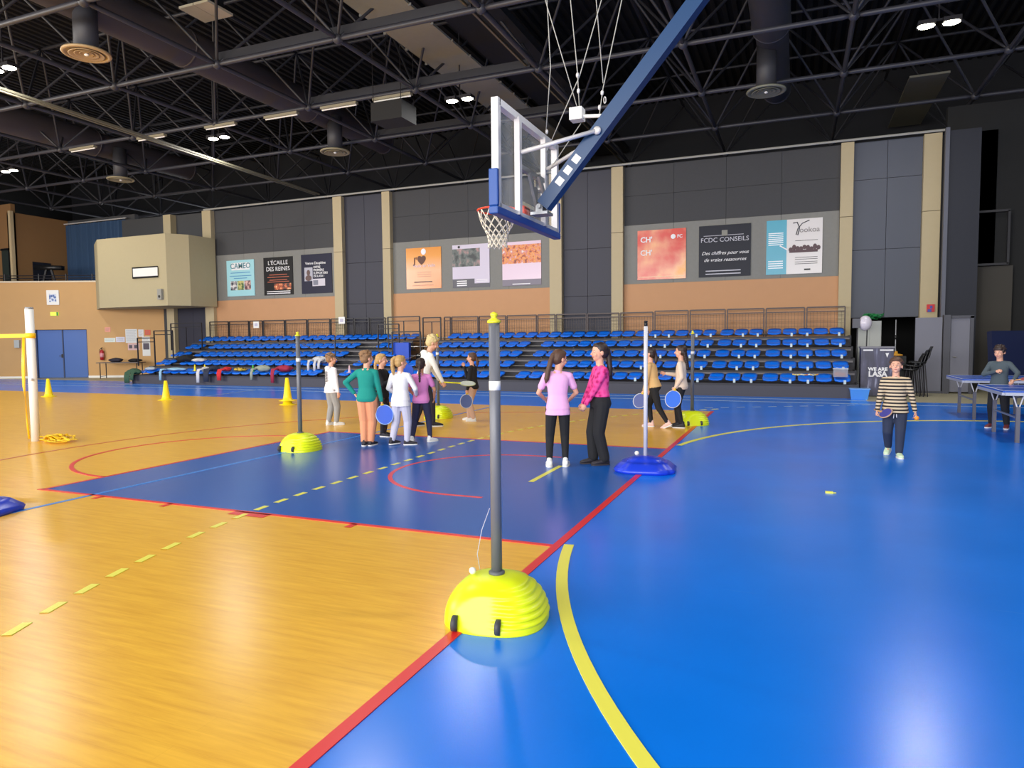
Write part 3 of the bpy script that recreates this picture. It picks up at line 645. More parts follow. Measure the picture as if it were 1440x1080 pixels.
mini_cone(-18.5, cg, 'small green cone on the front bench'); mini_cone(-15.6+.5, cor, 'small orange cone on the front bench, left of the near grey pole')
mini_cone(-14.25, mat('cone_pale_pink', (230, 190, 196), .4), 'pale pink cone on the front bench behind the pole')
mini_cone(-13.65, cp, 'pink cone right of the pole on the front bench'); mini_cone(-13.2, cp, 'last pink cone at the right on the front bench')
# right end: clear box with coloured things, scarf
t = thing('plastic_box', 'clear plastic box with orange things on the right end of the front bench', 'box', (1.05, 19.75, .54))
q = MB(); q.box((-.17, -.12, 0), (.17, .12, .2)); q.build('tub', mat('clear_plastic', (190, 190, 200), .2, alpha=.45), t)
q = MB(); q.ell((-.05, 0, .07), (.1, .08, .06)); q.ell((.07, .01, .06), (.08, .08, .05)); q.build('contents', mat('orange_content', (214, 120, 70), .6), t, True)
q = MB(); q.box((-.18, -.13, .2), (.18, .13, .22)); q.build('lid', mat('pale_lid', (196, 200, 206), .4), t)
q = MB(); q.tube([(-.1+.07*i, 19.72+.05*math.sin(i*1.7), .585+.012*math.cos(i*2.1)) for i in range(10)], .018, 6)
o = tag(q.build('skipping_rope', ramp_mat('rope_mix', 'noise', 14, [(.4, (200, 60, 60)), (.5, (230, 220, 90)), (.6, (230, 230, 230))], .7), None, True), 'multicoloured rope lying on the front bench at the right', 'rope')

# ================================================================== POSTERS on back wall
gl = dict(rough=.18)
def poster(x0, x1, z0, z1, m, label):
    t = thing('wall_poster', label, 'poster', (x0, YW-.05, z0)); w = x1-x0; h = z1-z0
    q = MB(); q.box((0, 0, 0), (w, .03, h)); q.build('poster_sheet', m, t); return t, w, h
def pr(t, a, b, m, name='print_block'): q = MB(); q.box((a[0], -.0015-.00025*len(t.children), a[1]), (b[0], .0005, b[1])); return q.build(name, m, t)
ink = mat('ink_dark', (60, 62, 66), .5); wh = mat('print_white', (232, 230, 232), .4)
t, w, h = poster(-23.34, -21.8, 3.62, 5.18, mat('poster_aqua', (160, 212, 220), .3), 'pale aqua poster with three small photos, farthest left on the back wall')
pr(t, (.28, 1.13), (1.3, 1.45), wh); text(t, 'CAMEO', .33, (.79, -.012, 1.2), mat('ink_teal', (90, 140, 150), .5), bold=.004)
for k, (a, b) in enumerate(((.22, 1.0), (.16, .86), (.4, .76))): pr(t, (a, b), (w-a, b+.03), mat('print_blue', (70, 140, 190), .5))
for k, m_ in enumerate((('photo_a', (40, 40, 60), (220, 215, 215)), ('photo_b', (40, 90, 50), (200, 190, 120)), ('photo_c', (90, 50, 60), (220, 180, 170)))):
    pr(t, (.2+.39*k, .26), (.56+.39*k, .66), ramp_mat(m_[0], 'noise', 6, [(.42, m_[1]), (.6, m_[2])], .4), 'photo_print')
t, w, h = poster(-21.27, -19.72, 3.6, 5.2, mat('poster_black', (24, 22, 24), .4, spec=.2), 'black poster with white title and glowing food photo, second from the left')
text(t, "L'ÉCAILLE", .25, (.78, -.012, 1.28), wh); text(t, 'DES REINES', .25, (.78, -.012, 1.02), wh)
for k, b in enumerate((.84, .74, .62, .54)): pr(t, (.3-.1*(k % 2), b), (w-.3+.1*(k % 2), b+.035), mat('print_rust', (170, 84, 56), .5))
pr(t, (.55, .22), (1.45, .48), ramp_mat('photo_fire', 'noise', 5, [(.4, (40, 20, 16)), (.55, (200, 90, 40)), (.68, (255, 210, 150))], .4), 'photo_print')
for b in (.13, .05): pr(t, (.15, b), (w-.15, b+.035), wh)
t, w, h = poster(-19.27, -17.72, 3.6, 5.22, mat('poster_navy', (28, 28, 52), .4, spec=.2), 'dark navy poster with white writing and two tilted photos beside the pillar')
text(t, 'Vienne Dauphine', .15, (.74, -.012, 1.2), wh, bold=.002)
for k, s_ in enumerate(('OFFRE', 'PREMIÈRE', 'SUPPORTERS', 'DE LASA !')): text(t, s_, .125, (.63, -.012, 1.04-.125*k), wh, align='LEFT', bold=.002)
a = pr(t, (.16, .52), (.58, 1.08), mat('photo_grey', (170, 168, 180), .4), 'photo_print'); q = MB(); q.ell((.37, -.012, .86), (.09, .004, .12)); q.ell((.37, -.012, .64), (.16, .003, .12)); q.build('portrait', mat('portrait_dark', (96, 70, 66), .5), t)
pr(t, (.56, .3), (1.2, .6), mat('photo_pale', (196, 190, 200), .4), 'photo_print'); pr(t, (.6, .34), (.85, .54), mat('photo_mid', (110, 112, 128), .4), 'photo_print')
t, w, h = poster(-14.19, -12.65, 3.6, 5.18, ramp_mat('poster_orange', 'gradz', 1, [(0, (228, 148, 92)), (.45, (238, 176, 130)), (.8, (230, 150, 50)), (1, (224, 140, 30))], .22, (1, 1, .64)), 'orange poster with a dark heart, left of the basketball net')
text(t, "J'♥", .33, (.62, -.012, .98), mat('ink_brown', (92, 48, 30), .5), bold=.006); text(t, 'Vaulx en Velin', .17, (.8, -.012, .83), mat('ink_lilac', (226, 214, 226), .5))
q = MB(); q.ell((.78, -.010, 1.42), (.11, .004, .12)); q.build('round_logo', wh, t); pr(t, (.7, 1.38), (.86, 1.46), mat('logo_blue', (90, 90, 140), .5))
for b in (.62, .54, .46): pr(t, (.5, b), (1.1, b+.025), mat('print_peach', (210, 150, 120), .5))
pr(t, (.35, .24), (1.15, .28), ink); pr(t, (.3, .12), (1.2, .15), mat('print_peach', (0, 0, 0)))
t, w, h = poster(-12.16, -10.62, 3.58, 5.18, mat('poster_lilac', (206, 196, 212), .2), 'grey and lilac photo poster directly behind the basketball net')
pr(t, (0, .78), (1.15, 1.45), ramp_mat('photo_crowd_dark', 'noise', 4, [(.38, (40, 44, 46)), (.52, (96, 104, 100)), (.66, (176, 130, 130))], .35), 'photo_print')
pr(t, (0, .0), (.92, .32), mat('poster_grey_band', (80, 78, 88), .4)); pr(t, (.92, 0), (1.54, .14), mat('poster_grey_band', (0, 0, 0)))
for b in (.22, .14, .06): pr(t, (.18, b), (.6, b+.04), wh)
for b in (.26, .2): pr(t, (1.0, b), (1.45, b+.02), wh)
q = MB(); q.ell((.28, -.010, 1.52), (.05, .003, .05)); q.build('round_logo', black, t)
t, w, h = poster(-10.1, -8.58, 3.57, 5.16, mat('poster_pinkwhite', (222, 196, 212), .2), 'crowd photo poster in orange and pink right of the basketball net')
pr(t, (0, .8), (1.52, 1.48), ramp_mat('photo_crowd_warm', 'noise', 7, [(.34, (110, 56, 50)), (.44, (214, 104, 60)), (.5, (230, 160, 80)), (.58, (206, 110, 110)), (.68, (230, 212, 206))], .35), 'photo_print')
pr(t, (0, 0), (1.52, .22), mat('poster_grey_band2', (120, 112, 126), .4)); pr(t, (.4, .04), (1.1, .07), wh)
t, w, h = poster(-5.08, -3.46, 3.58, 5.24, ramp_mat('poster_red', 'noise', 1.1, [(.38, (214, 60, 44)), (.5, (224, 120, 92)), (.62, (240, 170, 120)), (.72, (236, 160, 60))], .2), 'red and orange poster, first one right of the hoop')
text(t, "CH'", .25, (.1, -.012, 1.26), wh, align='LEFT', bold=.006); text(t, "CH'", .25, (.1, -.012, .82), wh, align='LEFT', bold=.004); q = MB(); q.ell((1.2, -.010, 1.4), (.08, .003, .08)); q.build('round_logo', wh, t); text(t, 'FC', .15, (1.42, -.012, 1.35), wh, bold=.003)
pr(t, (.06, .08), (1.56, .1), mat('print_pale_orange', (244, 214, 170), .5))
t, w, h = poster(-3.04, -1.42, 3.58, 5.25, mat('poster_blueblack', (30, 32, 44), .4, spec=.2), 'blue black poster with silver capitals and white script, middle of the right three')
text(t, 'FCDC CONSEILS', .205, (.81, -.012, 1.13), mat('print_silver', (186, 184, 196), .4)); pr(t, (.15, 1.33), (1.4, 1.345), mat('print_silver', (0, 0, 0))); pr(t, (.72, 1.32), (.9, 1.5), mat('logo_khaki', (130, 128, 118), .5))
text(t, 'Des chiffres pour vous', .16, (.82, -.012, .72), wh, shear=.4); text(t, 'de vraies ressources', .16, (.82, -.012, .5), wh, shear=.4)
for b in (.18, .08): pr(t, (.22, b), (1.32, b+.03), mat('print_silver', (0, 0, 0)))
t, w, h = poster(-.95, .68, 3.57, 5.27, mat('poster_offwhite', (214, 208, 206), .25), 'half white half turquoise poster with a sketch of houses, farthest right')
pr(t, (0, 0), (.6, 1.7), mat('poster_turquoise', (62, 160, 184), .3)); text(t, 'ookoa', .23, (1.26, -.012, 1.28), mat('ink_grey', (130, 124, 124), .5)); 
q = MB(); q.tube([(.78, -.008, 1.58), (.9, -.008, 1.6), (.97, -.008, 1.42), (.92, -.008, 1.2), (.87, -.008, 1.22), (.92, -.008, 1.4), (1.05, -.008, 1.56), (1.25, -.008, 1.64)], .014, 5); q.build('swash_letter', ink, t, True)
for k in range(7): pr(t, (.06, 1.28-.06*k), (.5, 1.308-.06*k), mat('line_white', (244, 246, 248), .5))
for k in range(4): pr(t, (.06, .4-.07*k), (.5, .43-.07*k), mat('line_white', (0, 0, 0)))
q = MB()
for k in range(9): q.ell((.72+.1*k, -.010, .76+.03*((k*5) % 3)), (.06, .003, .07+.02*(k % 2)))
q.box((.68, -.012, .66), (1.5, -.001, .74)); q.build('house_sketch', mat('ink_brown_grey', (92, 70, 74), .6), t)
for b in (1.02, .5, .44, .36, .3): pr(t, (.85, b), (1.5, b+.015), ink)
pr(t, (1.12, .1), (1.3, .15), black); q = MB(); q.beam((.4, -.008, .9), (.62, -.008, .76), .004, .035); q.build('white_stroke', wh, t)
q = MB(); q.box((3.5, YW-.27, 2.28), (3.7, YW-.22, 2.5)); o = tag(q.build('alarm_sign', mat('sign_red', (196, 30, 40), .5)), 'small red and blue safety sign on the cream pillar beside the partition', 'sign')
q = MB(); q.box((3.52, YW-.275, 2.28), (3.62, YW-.27, 2.36)); q.box((3.58, YW-.276, 2.38), (3.64, YW-.27, 2.46)); q.build('pictogram', mat('sign_blue', (60, 70, 160), .5), o)

# ================================================================== BASKETBALL HOOP
pad_blue = mat('pad_blue', (10, 68, 146), .45); arm_blue = mat('arm_navy', (14, 56, 98), .35, spec=.5)
hp = thing('basketball_hoop', 'ceiling hung basketball hoop with clear backboard, blue padding and long blue mast', 'basketball hoop', (-2.85, YC+.06, 0))
yc = 0.0   # local: origin at board plane, board centre, floor level
def hpb(name, m, q, smooth=False, par=None): return q.build(name, m, par or hp, smooth)
m_glass = bpy.data.materials.new('clear_acrylic'); m_glass.use_nodes = True; b_ = m_glass.node_tree.nodes['Principled BSDF']
b_.inputs['Base Color'].default_value = (.9, .93, .9, 1); b_.inputs['Roughness'].default_value = .04; b_.inputs['Alpha'].default_value = .12; b_.inputs['Specular IOR Level'].default_value = .6
q = MB(); q.box((-.006, -.9, 2.9), (.006, .9, 3.95)); hpb('glass_panel', m_glass, q)
q = MB()
for a, b in (((0, -.95), (0, -.88)), ((0, .88), (0, .95))): q.box((-.02, a[1], 2.9), (.055, b[1], 3.98))
q.box((-.02, -.9, 3.91), (.055, .9, 3.98)); q.box((-.02, -.9, 2.88), (.055, .9, 2.94)); hpb('board_frame', alu, q)
for yy in (-.4, .42):
    q = MB(); q.box((.02, yy-.035, 2.9), (.08, yy+.035, 3.93)); hpb('rear_post', alu, q)
q = MB(); q.box((.02, -.4, 3.4), (.07, .42, 3.45)); hpb('rear_crossbar', grey_metal, q)
q = MB()
for a, b in (((-.01, -.3, 3.06), (-.007, .3, 3.1)), ((-.01, -.3, 3.46), (-.007, .3, 3.5)), ((-.01, -.3, 3.06), (-.007, -.26, 3.5)), ((-.01, .26, 3.06), (-.007, .3, 3.5))): q.box(a, b)
hpb('target_rectangle', mat('target_cream', (216, 206, 170), .5), q)
q = MB(); q.box((-.035, -1.0, 2.82), (.065, 1.0, 2.9)); q.box((-.035, -1.0, 2.9), (.065, -.95, 3.27)); q.box((-.035, .95, 2.9), (.065, 1.0, 3.27))
o = hpb('edge_padding', pad_blue, q); mo = o.modifiers.new('b', 'BEVEL'); mo.width = .012; mo.segments = 2
orange = mat('rim_orange', (226, 62, 30), .35)
q = MB(); n = 28; q.tube([(-.375+.228*math.cos(2*PI*k/n), .228*math.sin(2*PI*k/n), 3.05) for k in range(n+1)], .011, 8, cap=False); q.box((-.16, -.08, 3.03), (-.006, .08, 3.05)); q.box((-.03, -.09, 2.95), (-.006, .09, 3.06))
q.tube([(-.2, -.14, 3.04), (-.02, -.07, 2.97)], .008, 6); q.tube([(-.2, .14, 3.04), (-.02, .07, 2.97)], .008, 6)
hpb('rim', orange, q, True)
q = MB(); NC = 12
def np_(i, l): # net point: i half-steps round, l level 0..6
    r = [.222, .20, .175, .145, .12, .108, .106, .112][l]; z = 3.04-[0, .1, .165, .22, .27, .32, .37, .42][l]
    a = 2*PI*i/(2*NC); return (-.375+r*math.cos(a), r*math.sin(a), z)
for i in range(0, 2*NC, 2):
    q.tube([np_(i, 0), np_(i+1, 1)], .006, 5); q.tube([np_(i, 0), np_(i-1, 1)], .006, 5)
for l in range(1, 7):
    off = 1 if l % 2 == 1 else 0
    for i in range(off, 2*NC, 2): q.tube([np_(i, l), np_(i+1, l+1)], .0055, 5); q.tube([np_(i, l), np_(i-1, l+1)], .0055, 5)
hpb('net', mat('net_white', (226, 218, 200), .8), q, True)
# mast: square beam rising towards the roof
ma, mz = Vector((.2, 0, 3.05)), Vector((5.0, 0, 8.6)); q = MB(); q.beam(ma, mz, .15, .15); hpb('mast', arm_blue, q)
q = MB(); q.box((4.6, -.35, 8.5), (5.4, .35, 8.62)); q.beam((4.3, 0, 8.56), (5.6, 0, 8.56), .12, .12); hpb('ceiling_bracket', arm_blue, q)
def onm(t): return ma+(mz-ma)*t
def along(x): return (x-.2)/4.8
tdir = (mz-ma).normalized(); upv = Vector((-tdir.z, 0, tdir.x))
for xx in (.41, .505, .60):
    p = onm(along(xx)); q = MB(); q.ring_loft([[p+tdir*a*.042+upv*b*.04+Vector((0, yy, 0)) for a, b in ((-1, -1), (1, -1), (1, 1), (-1, 1))] for yy in (-.079, -.0755)]); hpb('white_label', white, q)
q = MB(); q.box((.07, -.1, 2.95), (.27, .1, 2.98)); q.box((.12, -.06, 2.98), (.2, .06, 3.06)); q.tube([(.17, -.11, 3.04), (.17, .11, 3.04)], .025, 10); hpb('foot_bracket', grey_metal, q)
for yy in (-.4, .42):
    q = MB(); q.tube([(.08, yy, 3.56), (.84, .0+.1*(1 if yy > 0 else -1), 3.78)], .024, 8); q.ell((.84, .1*(1 if yy > 0 else -1), 3.78), (.045, .03, .045)); hpb('strut', alu, q, True)
q = MB(); q.beam((.1, -.2, 3.38), (.1, .05, 3.05), .03, .06); q.beam((.1, .1, 3.42), (.12, .25, 3.2), .03, .05); q.tube([(.06, .02, 3.22), (.1, .02, 3.22)], .06, 14); q.tube([(.06, .22, 3.3), (.1, .22, 3.3)], .05, 14); q.tube([(.08, .02, 3.2), (.08, .04, 2.95)], .012, 6)
hpb('height_adjuster', grey_metal, q)
q = MB(); q.box((.52, -.07, 3.94), (.66, .07, 4.07)); q.tube([(.66, .0, 3.98), (.86, 0, 3.96)], .02, 8); hpb('winch', white, q)
cab = mat('cable_grey', (170, 168, 160), .5)
def cable(*pts, r=.0055): q = MB(); q.tube(pts, r, 5); hpb('cable', cab, q, True)
def PX(x, z): return (x+2.85, 0, z)
cable((.6, 0, 4.05), (.25, .02, 5.2), (-.7, .05, 8.5)); cable((.12, .3, 3.95), (.25, .1, 4.6), (.05, .1, 8.5)); cable((.62, -.02, 4.07), (.6, -.02, 4.45), (.2, -.02, 8.5))
cable((.88, 0, 4.3), (.5, .1, 8.5)); cable((.16, .2, 3.7), (.62, 0, 4.42), (1.9, .1, 8.5)); cable((.82, 0, 3.85), (.88, 0, 4.25), (1.9, -.1, 8.5))
cable((.08, .42, 3.5), (.6, .1, 3.94))
for p in ((.61, -.02, 4.25), (.6, -.02, 4.42), (.84, 0, 4.05), (.87, 0, 4.2), (.13, .3, 3.96), (.5, .15, 3.6)):
    q = MB(); q.ell(p, (.018, .018, .03), 8, 6); hpb('turnbuckle', alu, q, True)
q = MB(); n = 12; q.tube([(.9+.012*math.cos(2*PI*k/n), 0, 4.12+.035*math.sin(2*PI*k/n)) for k in range(n+1)], .005, 5, cap=False); hpb('cable_ring', alu, q, True)

# ================================================================== POLES ON BASES
fluo = mat('fluo_yellow_plastic', (226, 240, 24), .35, spec=.5); pole_grey = mat('pole_grey', (98, 100, 108), .4)
rubber = mat('rubber', (60, 60, 64), .6)
def dome_base(t):
    q = MB(); n = 64; L = 44; rings = []
    for l in range(L+1):
        s = l/L; z = .25*s; rad = (1-s**2.1)**.5*.8+.2 if s < 1 else .2
        rg = []
        for k in range(n):
            a = 2*PI*k/n; e = 2.6; ca, sa = math.cos(a), math.sin(a)
            rr = 1/((abs(ca)**e+abs(sa)**e)**(1/e))
            rx, ry = .285, .265
            rib = (.008*math.sin(s*PI*2*7)) if (ca > .1 and .12 < s < .9) else 0
            f = min(1, max(0, (ca-.1)/.25)) if ca > .1 else 0
            R = rr*rad
            x = rx*R*ca; y = ry*R*sa
            if sa < -.35: y = max(y, -ry*(1.0-.35*s))          # flattened front face
            x += rib*f*ca; y += rib*f*sa*.8
            rg.append((x, y, z))
        rings.append(rg)
    q.ring_loft(rings); b = q.build('dome_base', fluo, t, True)
    q = MB(); q.lathe([(.045, .245), (.045, .262), (.034, .268)], n=20); q.build('collar', mat('collar_grey', (86, 88, 94), .5), t, True)
    for x in (-.165, .075):
        q = MB(); q.tube([(x-.013, -.245, .048), (x+.013, -.245, .048)], .042, 18); w_ = q.build('wheel', rubber, t, True)
    q = MB(); q.ell((-.02, -.13, .215), (.03, .02, .012)); q.build('filler_plug', mat('plug_yellow', (190, 196, 20), .5), t, True)
def pole(t):
    q = MB(); q.tube([(0, 0, .24), (0, 0, .9), (0, 0, 1.645)], .0305, 20); q.build('pole', pole_grey, t, True)
    q = MB(); q.tube([(0, 0, 1.275), (0, 0, 1.325)], .032, 20); q.build('white_band', white, t, True)
    q = MB(); q.lathe([(.03, 1.64), (.039, 1.644), (.036, 1.656), (.02, 1.664), (.014, 1.674), (.021, 1.682), (.019, 1.695), (.004, 1.702)], n=20); q.build('cap_knob', mat('cap_yellow', (214, 206, 40), .4), t, True)
p1 = thing('net_post', 'nearest grey pole on a bright yellow domed base with small wheels', 'net post', (-1.53, 3.46, 0), math.radians(8), 'grey poles on yellow bases')
dome_base(p1); pole(p1)
for (x, y, rz, lb) in ((-6.6, 7.98, 0, 'grey pole on a yellow domed base on the blue key, left of the children'), (-1.74, 12.78, .5, 'grey pole on a yellow domed base behind the girl in the beige top'), (-6.72, 12.35, .2, 'grey pole on a yellow domed base behind the adult in white')):
    c = copy_tree(p1); c.location = (x, y, 0); c.rotation_euler = (0, 0, rz); c['label'] = lb
blue_pl = mat('royal_blue_plastic', (30, 62, 206), .3)
def square_base(t):
    q = MB(); n = 56; rings = []
    for s, rx, ry, z, e in ((0, .33, .31, 0, 5), (0, .34, .32, .035, 5), (0, .31, .29, .06, 4.5), (0, .27, .25, .10, 4), (0, .23, .21, .12, 3.6), (0, .21, .19, .115, 3.4), (0, .19, .17, .14, 3), (0, .13, .12, .16, 2.6), (0, .06, .06, .17, 2), (0, .03, .03, .175, 2)):
        rg = []
        for k in range(n):
            a = 2*PI*k/n; ca, sa = math.cos(a), math.sin(a)
            w = 1+.05*math.cos(4*a)*(z < .12)+.02*math.sin(12*a)*(0 < z < .15)
            rg.append((rx*w*math.copysign(abs(ca)**(2/e), ca), ry*w*math.copysign(abs(sa)**(2/e), sa), z))
        rings.append(rg)
    q.ring_loft(rings); q.build('square_base', blue_pl, t, True)
    for sx in (-1, 1):
        q = MB(); nn = 14; q.tube([(sx*.2+.06*math.cos(2*PI*k/nn), .06*math.sin(2*PI*k/nn)-.03, .115+.02*math.cos(2*PI*k/nn)*-sx) for k in range(nn+1)], .012, 6, cap=False); q.build('moulded_ring', blue_pl, t, True)
    q = MB(); q.tube([(0, 0, .15), (0, 0, 1.7)], .024, 16); q.build('pole', mat('white_tube', (206, 204, 210), .3), t, True)
    q = MB(); q.tube([(0, 0, 1.7), (0, 0, 1.75)], .02, 12); q.ell((0, 0, 1.755), (.024, .024, .012)); q.build('cap', black, t, True)
t = thing('net_post', 'thin white pole on a square royal blue base near the girl in magenta', 'net post', (-1.64, 8.1, 0), .15); square_base(t)
t = thing('net_post', 'royal blue base cut off by the left edge of the picture', 'net post', (-6.98, 3.9, 0), .3); square_base(t)
# sagging net cord between the two left poles
def sag(a, b, d, n=16): a = Vector(a); b = Vector(b); return [a.lerp(b, i/n)-Vector((0, 0, d*4*(i/n)*(1-i/n))) for i in range(n+1)]
q = MB(); q.tube(sag((-6.6, 8.0, 1.55), (-6.72, 12.33, 1.5), .35), .006, 5); tag(q.build('slack_cord', mat('grey_cord', (120, 118, 116), .8), None, True), 'slack grey cord strung between the two left yellow based poles', 'cord')
q = MB(); q.tube([(-1.56, 3.44, .62), (-1.6, 3.42, .5), (-1.63, 3.42, .36), (-1.62, 3.43, .27)], .0018, 4); tag(q.build('thin_string', mat('clear_string', (206, 214, 226), .4), None, True), 'thin pale string hanging beside the nearest grey pole', 'string')
# volleyball post with tape
vp = thing('volleyball_post', 'thick white post standing near the left edge with yellow tape tied round', 'post', (-11.33, 7.3, 0))
q = MB(); q.tube([(0, 0, 0), (0, 0, 1), (0, 0, 2.12)], .062, 20); q.build('post_tube', white, vp, True)
q = MB(); q.tube([(0, 0, 2.12), (0, 0, 2.15)], .058, 16); q.build('end_cap', grey_metal, vp, True)
q = MB(); q.tube([(.05, -.05, 1.0), (.09, -.08, 1.0)], .02, 8); q.build('hook', alu, vp, True)
tape = mat('tape_yellow', (246, 196, 20), .5); tape2 = mat('tape_orange', (250, 186, 10), .45)
bt = thing('barrier_tape', 'yellow tape stretched from the left edge and tied round the white post', 'tape', (-11.33, 7.3, 0))
q = MB(); q.tube([(0, 0, 1.66), (0, 0, 1.74)], .072, 16); q.build('tied_loop', tape, bt, True)
q = MB(); q.beam((0, -.05, 1.7), (-3.6, -1.6, 1.66), .02, .06); q.build('stretched_band', tape, bt)
q = MB(); pts = [(-.06, -.07, 1.68), (-.09, -.08, 1.2), (-.1, -.08, .9), (-.08, -.08, .72), (-.08, -.07, .3), (-.05, -.07, .05)]
q.rect_loft([(Vector(p), (.92*math.cos(i*.5), .38*math.cos(i*.5), 0), (-.38, .92, 0), w, .01) for i, (p, w) in enumerate(zip(pts, (.02, .035, .045, .02, .035, .02)))], n=12); q.build('hanging_end', tape2, bt, True)
q = MB(); rnd = random.Random(4)
for k in range(20):
    a = rnd.uniform(0, 6.28); r = rnd.uniform(0, .9)**.8; cx, cy = .3+.55*r*math.cos(a)*.8, .1+.28*r*math.sin(a)
    ph = rnd.uniform(0, 6.28); R = rnd.uniform(.06, .14); pts = []
    for j in range(10): b = ph+j*.6; pts.append(Vector((-11.3+cx+R*math.cos(b), 7.3+cy+R*math.sin(b)*.8, .03+.05*(1-r)*(1+math.sin(b*1.7)))))
    q.rect_loft([(p, (0, 0, 1), (math.cos(ph+j), math.sin(ph+j), 0), .006, .03) for j, p in enumerate(pts)], n=6)
o = tag(q.build('tape_heap', tape, None, True), 'tangled heap of yellow tape on the floor beside the white post', 'tape'); o['kind'] = 'stuff'
# cones
def big_cone(x, y, lb, stacked=False, h=.54):
    t = thing('traffic_cone', lb, 'cone', (x, y, 0), 0, 'yellow cones on the court')
    cm = mat('bright_cone_yellow', (252, 222, 8), .4)
    for k in range(2 if stacked else 1):
        q = MB(); q.lathe([(.025, h+.1*k), (.04, h-.01+.1*k), (.1, .1+.1*k), (.12, .03+.1*k), (.2, .012+.1*k), (.2, .1*k)], n=24); q.build('cone_body', cm, t, True)
        q = MB(); nn = 8; q.lathe([(.2, .1*k), (.22, .1*k+.004), (.2, .016+.1*k)], n=nn); q.build('foot', cm, t)
big_cone(-20.8, 13.85, 'yellow cone farthest left, in front of the blue double door'); big_cone(-16.1, 13.95, 'yellow cone in front of the light blue jacket on the bench')
big_cone(-11.78, 13.8, 'tall stack of two yellow cones left of the grey pole', True, .58)
# balls and small tape piece
def ball(p, r, m, lb): q = MB(); q.ell((0, 0, 0), (r, r, r), 20, 14); return tag(q.build('ball', m, None, True, p), lb, 'ball')
bw = mat('ball_white', (240, 236, 226), .5)
ball((-1.66, 3.42, .262), .02, bw, 'small white ball resting on the nearest yellow base'); ball((-1.79, 8.32, .16), .028, bw, 'small white ball on the blue base behind the thin white pole')
ball((-2.0, 12.3, .68), .03, mat('ball_cream', (236, 216, 186), .5), 'small cream ball in the air in front of the girl in the beige top')
ball((1.44, 9.93, .47), .03, mat('ball_orange', (246, 150, 40), .5), 'orange ball held in the left hand of the striped boy')
q = MB(); q.box((-.035, -.03, 0), (.035, .03, .012)); q.tube([(.03, -.03, .008), (.06, -.01, .006)], .006, 5); o = tag(q.build('tape_piece', mat('tape_lemon', (244, 240, 90), .6), None, False, (.32, 7.5, .001)), 'tiny yellow piece of tape alone on the open blue floor', 'tape')

# ================================================================== TABLE TENNIS TABLES
tt_blue = mat('table_blue', (24, 82, 186), .3); tgrey = mat('leg_grey', (98, 96, 104), .4)
def tt(x0, y0, x1, y1, label):
    t = thing('table_tennis_table', label, 'table', (x0, y0, 0), 0, 'blue table tennis tables at the right edge'); w, d = x1-x0, y1-y0
    q = MB(); q.box((0, 0, .735), (w/2-.005, d, .76)); q.build('table_top', tt_blue, t); q = MB(); q.box((w/2+.005, 0, .735), (w, d, .76)); q.build('table_top', tt_blue, t)
    q = MB(); q.box((0, 0, .7601), (w, .02, .7615)); q.box((0, d-.02, .7601), (w, d, .7615)); q.box((0, 0, .7601), (.02, d, .7615)); q.box((w-.02, 0, .7601), (w, d, .7615)); q.box((0, d/2-.002, .7601), (w, d/2+.002, .7615)); q.build('edge_line', white, t)
    q = MB(); q.box((.03, -.006, .69), (w-.03, .03, .735)); q.box((.03, d-.03, .69), (w-.03, d+.006, .735)); q.box((-.006, .03, .69), (.03, d-.03, .735)); q.build('apron', mat('apron_pale', (176, 178, 190), .35, .3), t)
    for lx in (.22, w/2-.2, w/2+.2, w-.22):
        for ly in (.12, d-.12):
            q = MB(); q.beam((lx, ly, .0), (lx, ly, .52), .05, .05); L_ = q.build('leg', tgrey, t)
            q = MB(); q.beam((lx-.01, ly, .5), (lx-.07, ly, .7), .015, .02); q.beam((lx+.01, ly, .5), (lx+.07, ly, .7), .015, .02); q.build('brace', alu, L_)
        q = MB(); q.beam((lx, .12, .36), (lx, d-.12, .36), .025, .025); q.build('crossbar', grey_metal, t)
    q = MB(); q.box((w/2-.002, -.12, .765), (w/2+.002, d+.12, .9125)); q.build('table_net', mat('dark_net', (60, 66, 80), .7, alpha=.7), t)
    for yy in (-.12, d+.12): q = MB(); q.tube([(w/2, yy, .7), (w/2, yy, .92)], .01, 6); q.build('net_post', black_metal, t)
tt(2.76, 11.9, 5.5, 13.42, 'nearer blue table tennis table, in front of the boy in grey'); tt(2.86, 15.05, 5.6, 16.58, 'farther blue table tennis table, behind the boy in grey')

# ================================================================== RIGHT CORNER OBJECTS
t = thing('banner_stand', 'dark blue upright stand with bold white lettering at the right end of the bleacher', 'display stand', (1.56, 20.3, 0), 0)
q = MB(); q.box((0, 0, .03), (.76, .5, 1.27)); q.build('stand_body', ramp_mat('navy_streaked', 'noise', 3, [(.4, (34, 32, 60)), (.6, (62, 60, 92)), (.72, (150, 152, 180))], .35, (3, 1, .5)), t)
q = MB(); q.box((-.02, -.02, 1.27), (.78, .52, 1.31)); q.build('top_shelf', mat('stand_top', (120, 118, 126), .4), t); q = MB(); q.box((-.03, -.03, 0), (.79, .53, .03)); q.build('plinth', black, t)
text(t, 'WE ARE', .125, (.4, -.006, .68), wh, bold=.005); text(t, 'LASA', .19, (.4, -.006, .53), wh, bold=.008)
for a, b in ((.05, .28), (.44, .75)): pr_ = MB(); pr_.box((a, -.006, 1.2), (b, -.001, 1.235)); pr_.build('small_print', wh, t)
q = MB(); q.ring_loft([[(.57, yy, 1.14), (.65, yy, 1.14), (.61, yy, 1.02)] for yy in (-.006, -.001)]); q.build('arrow_mark', wh, t)
t = thing('storage_bin', 'light blue plastic bin on the floor at the right end of the bleacher', 'bin', (1.25, 19.2, 0))
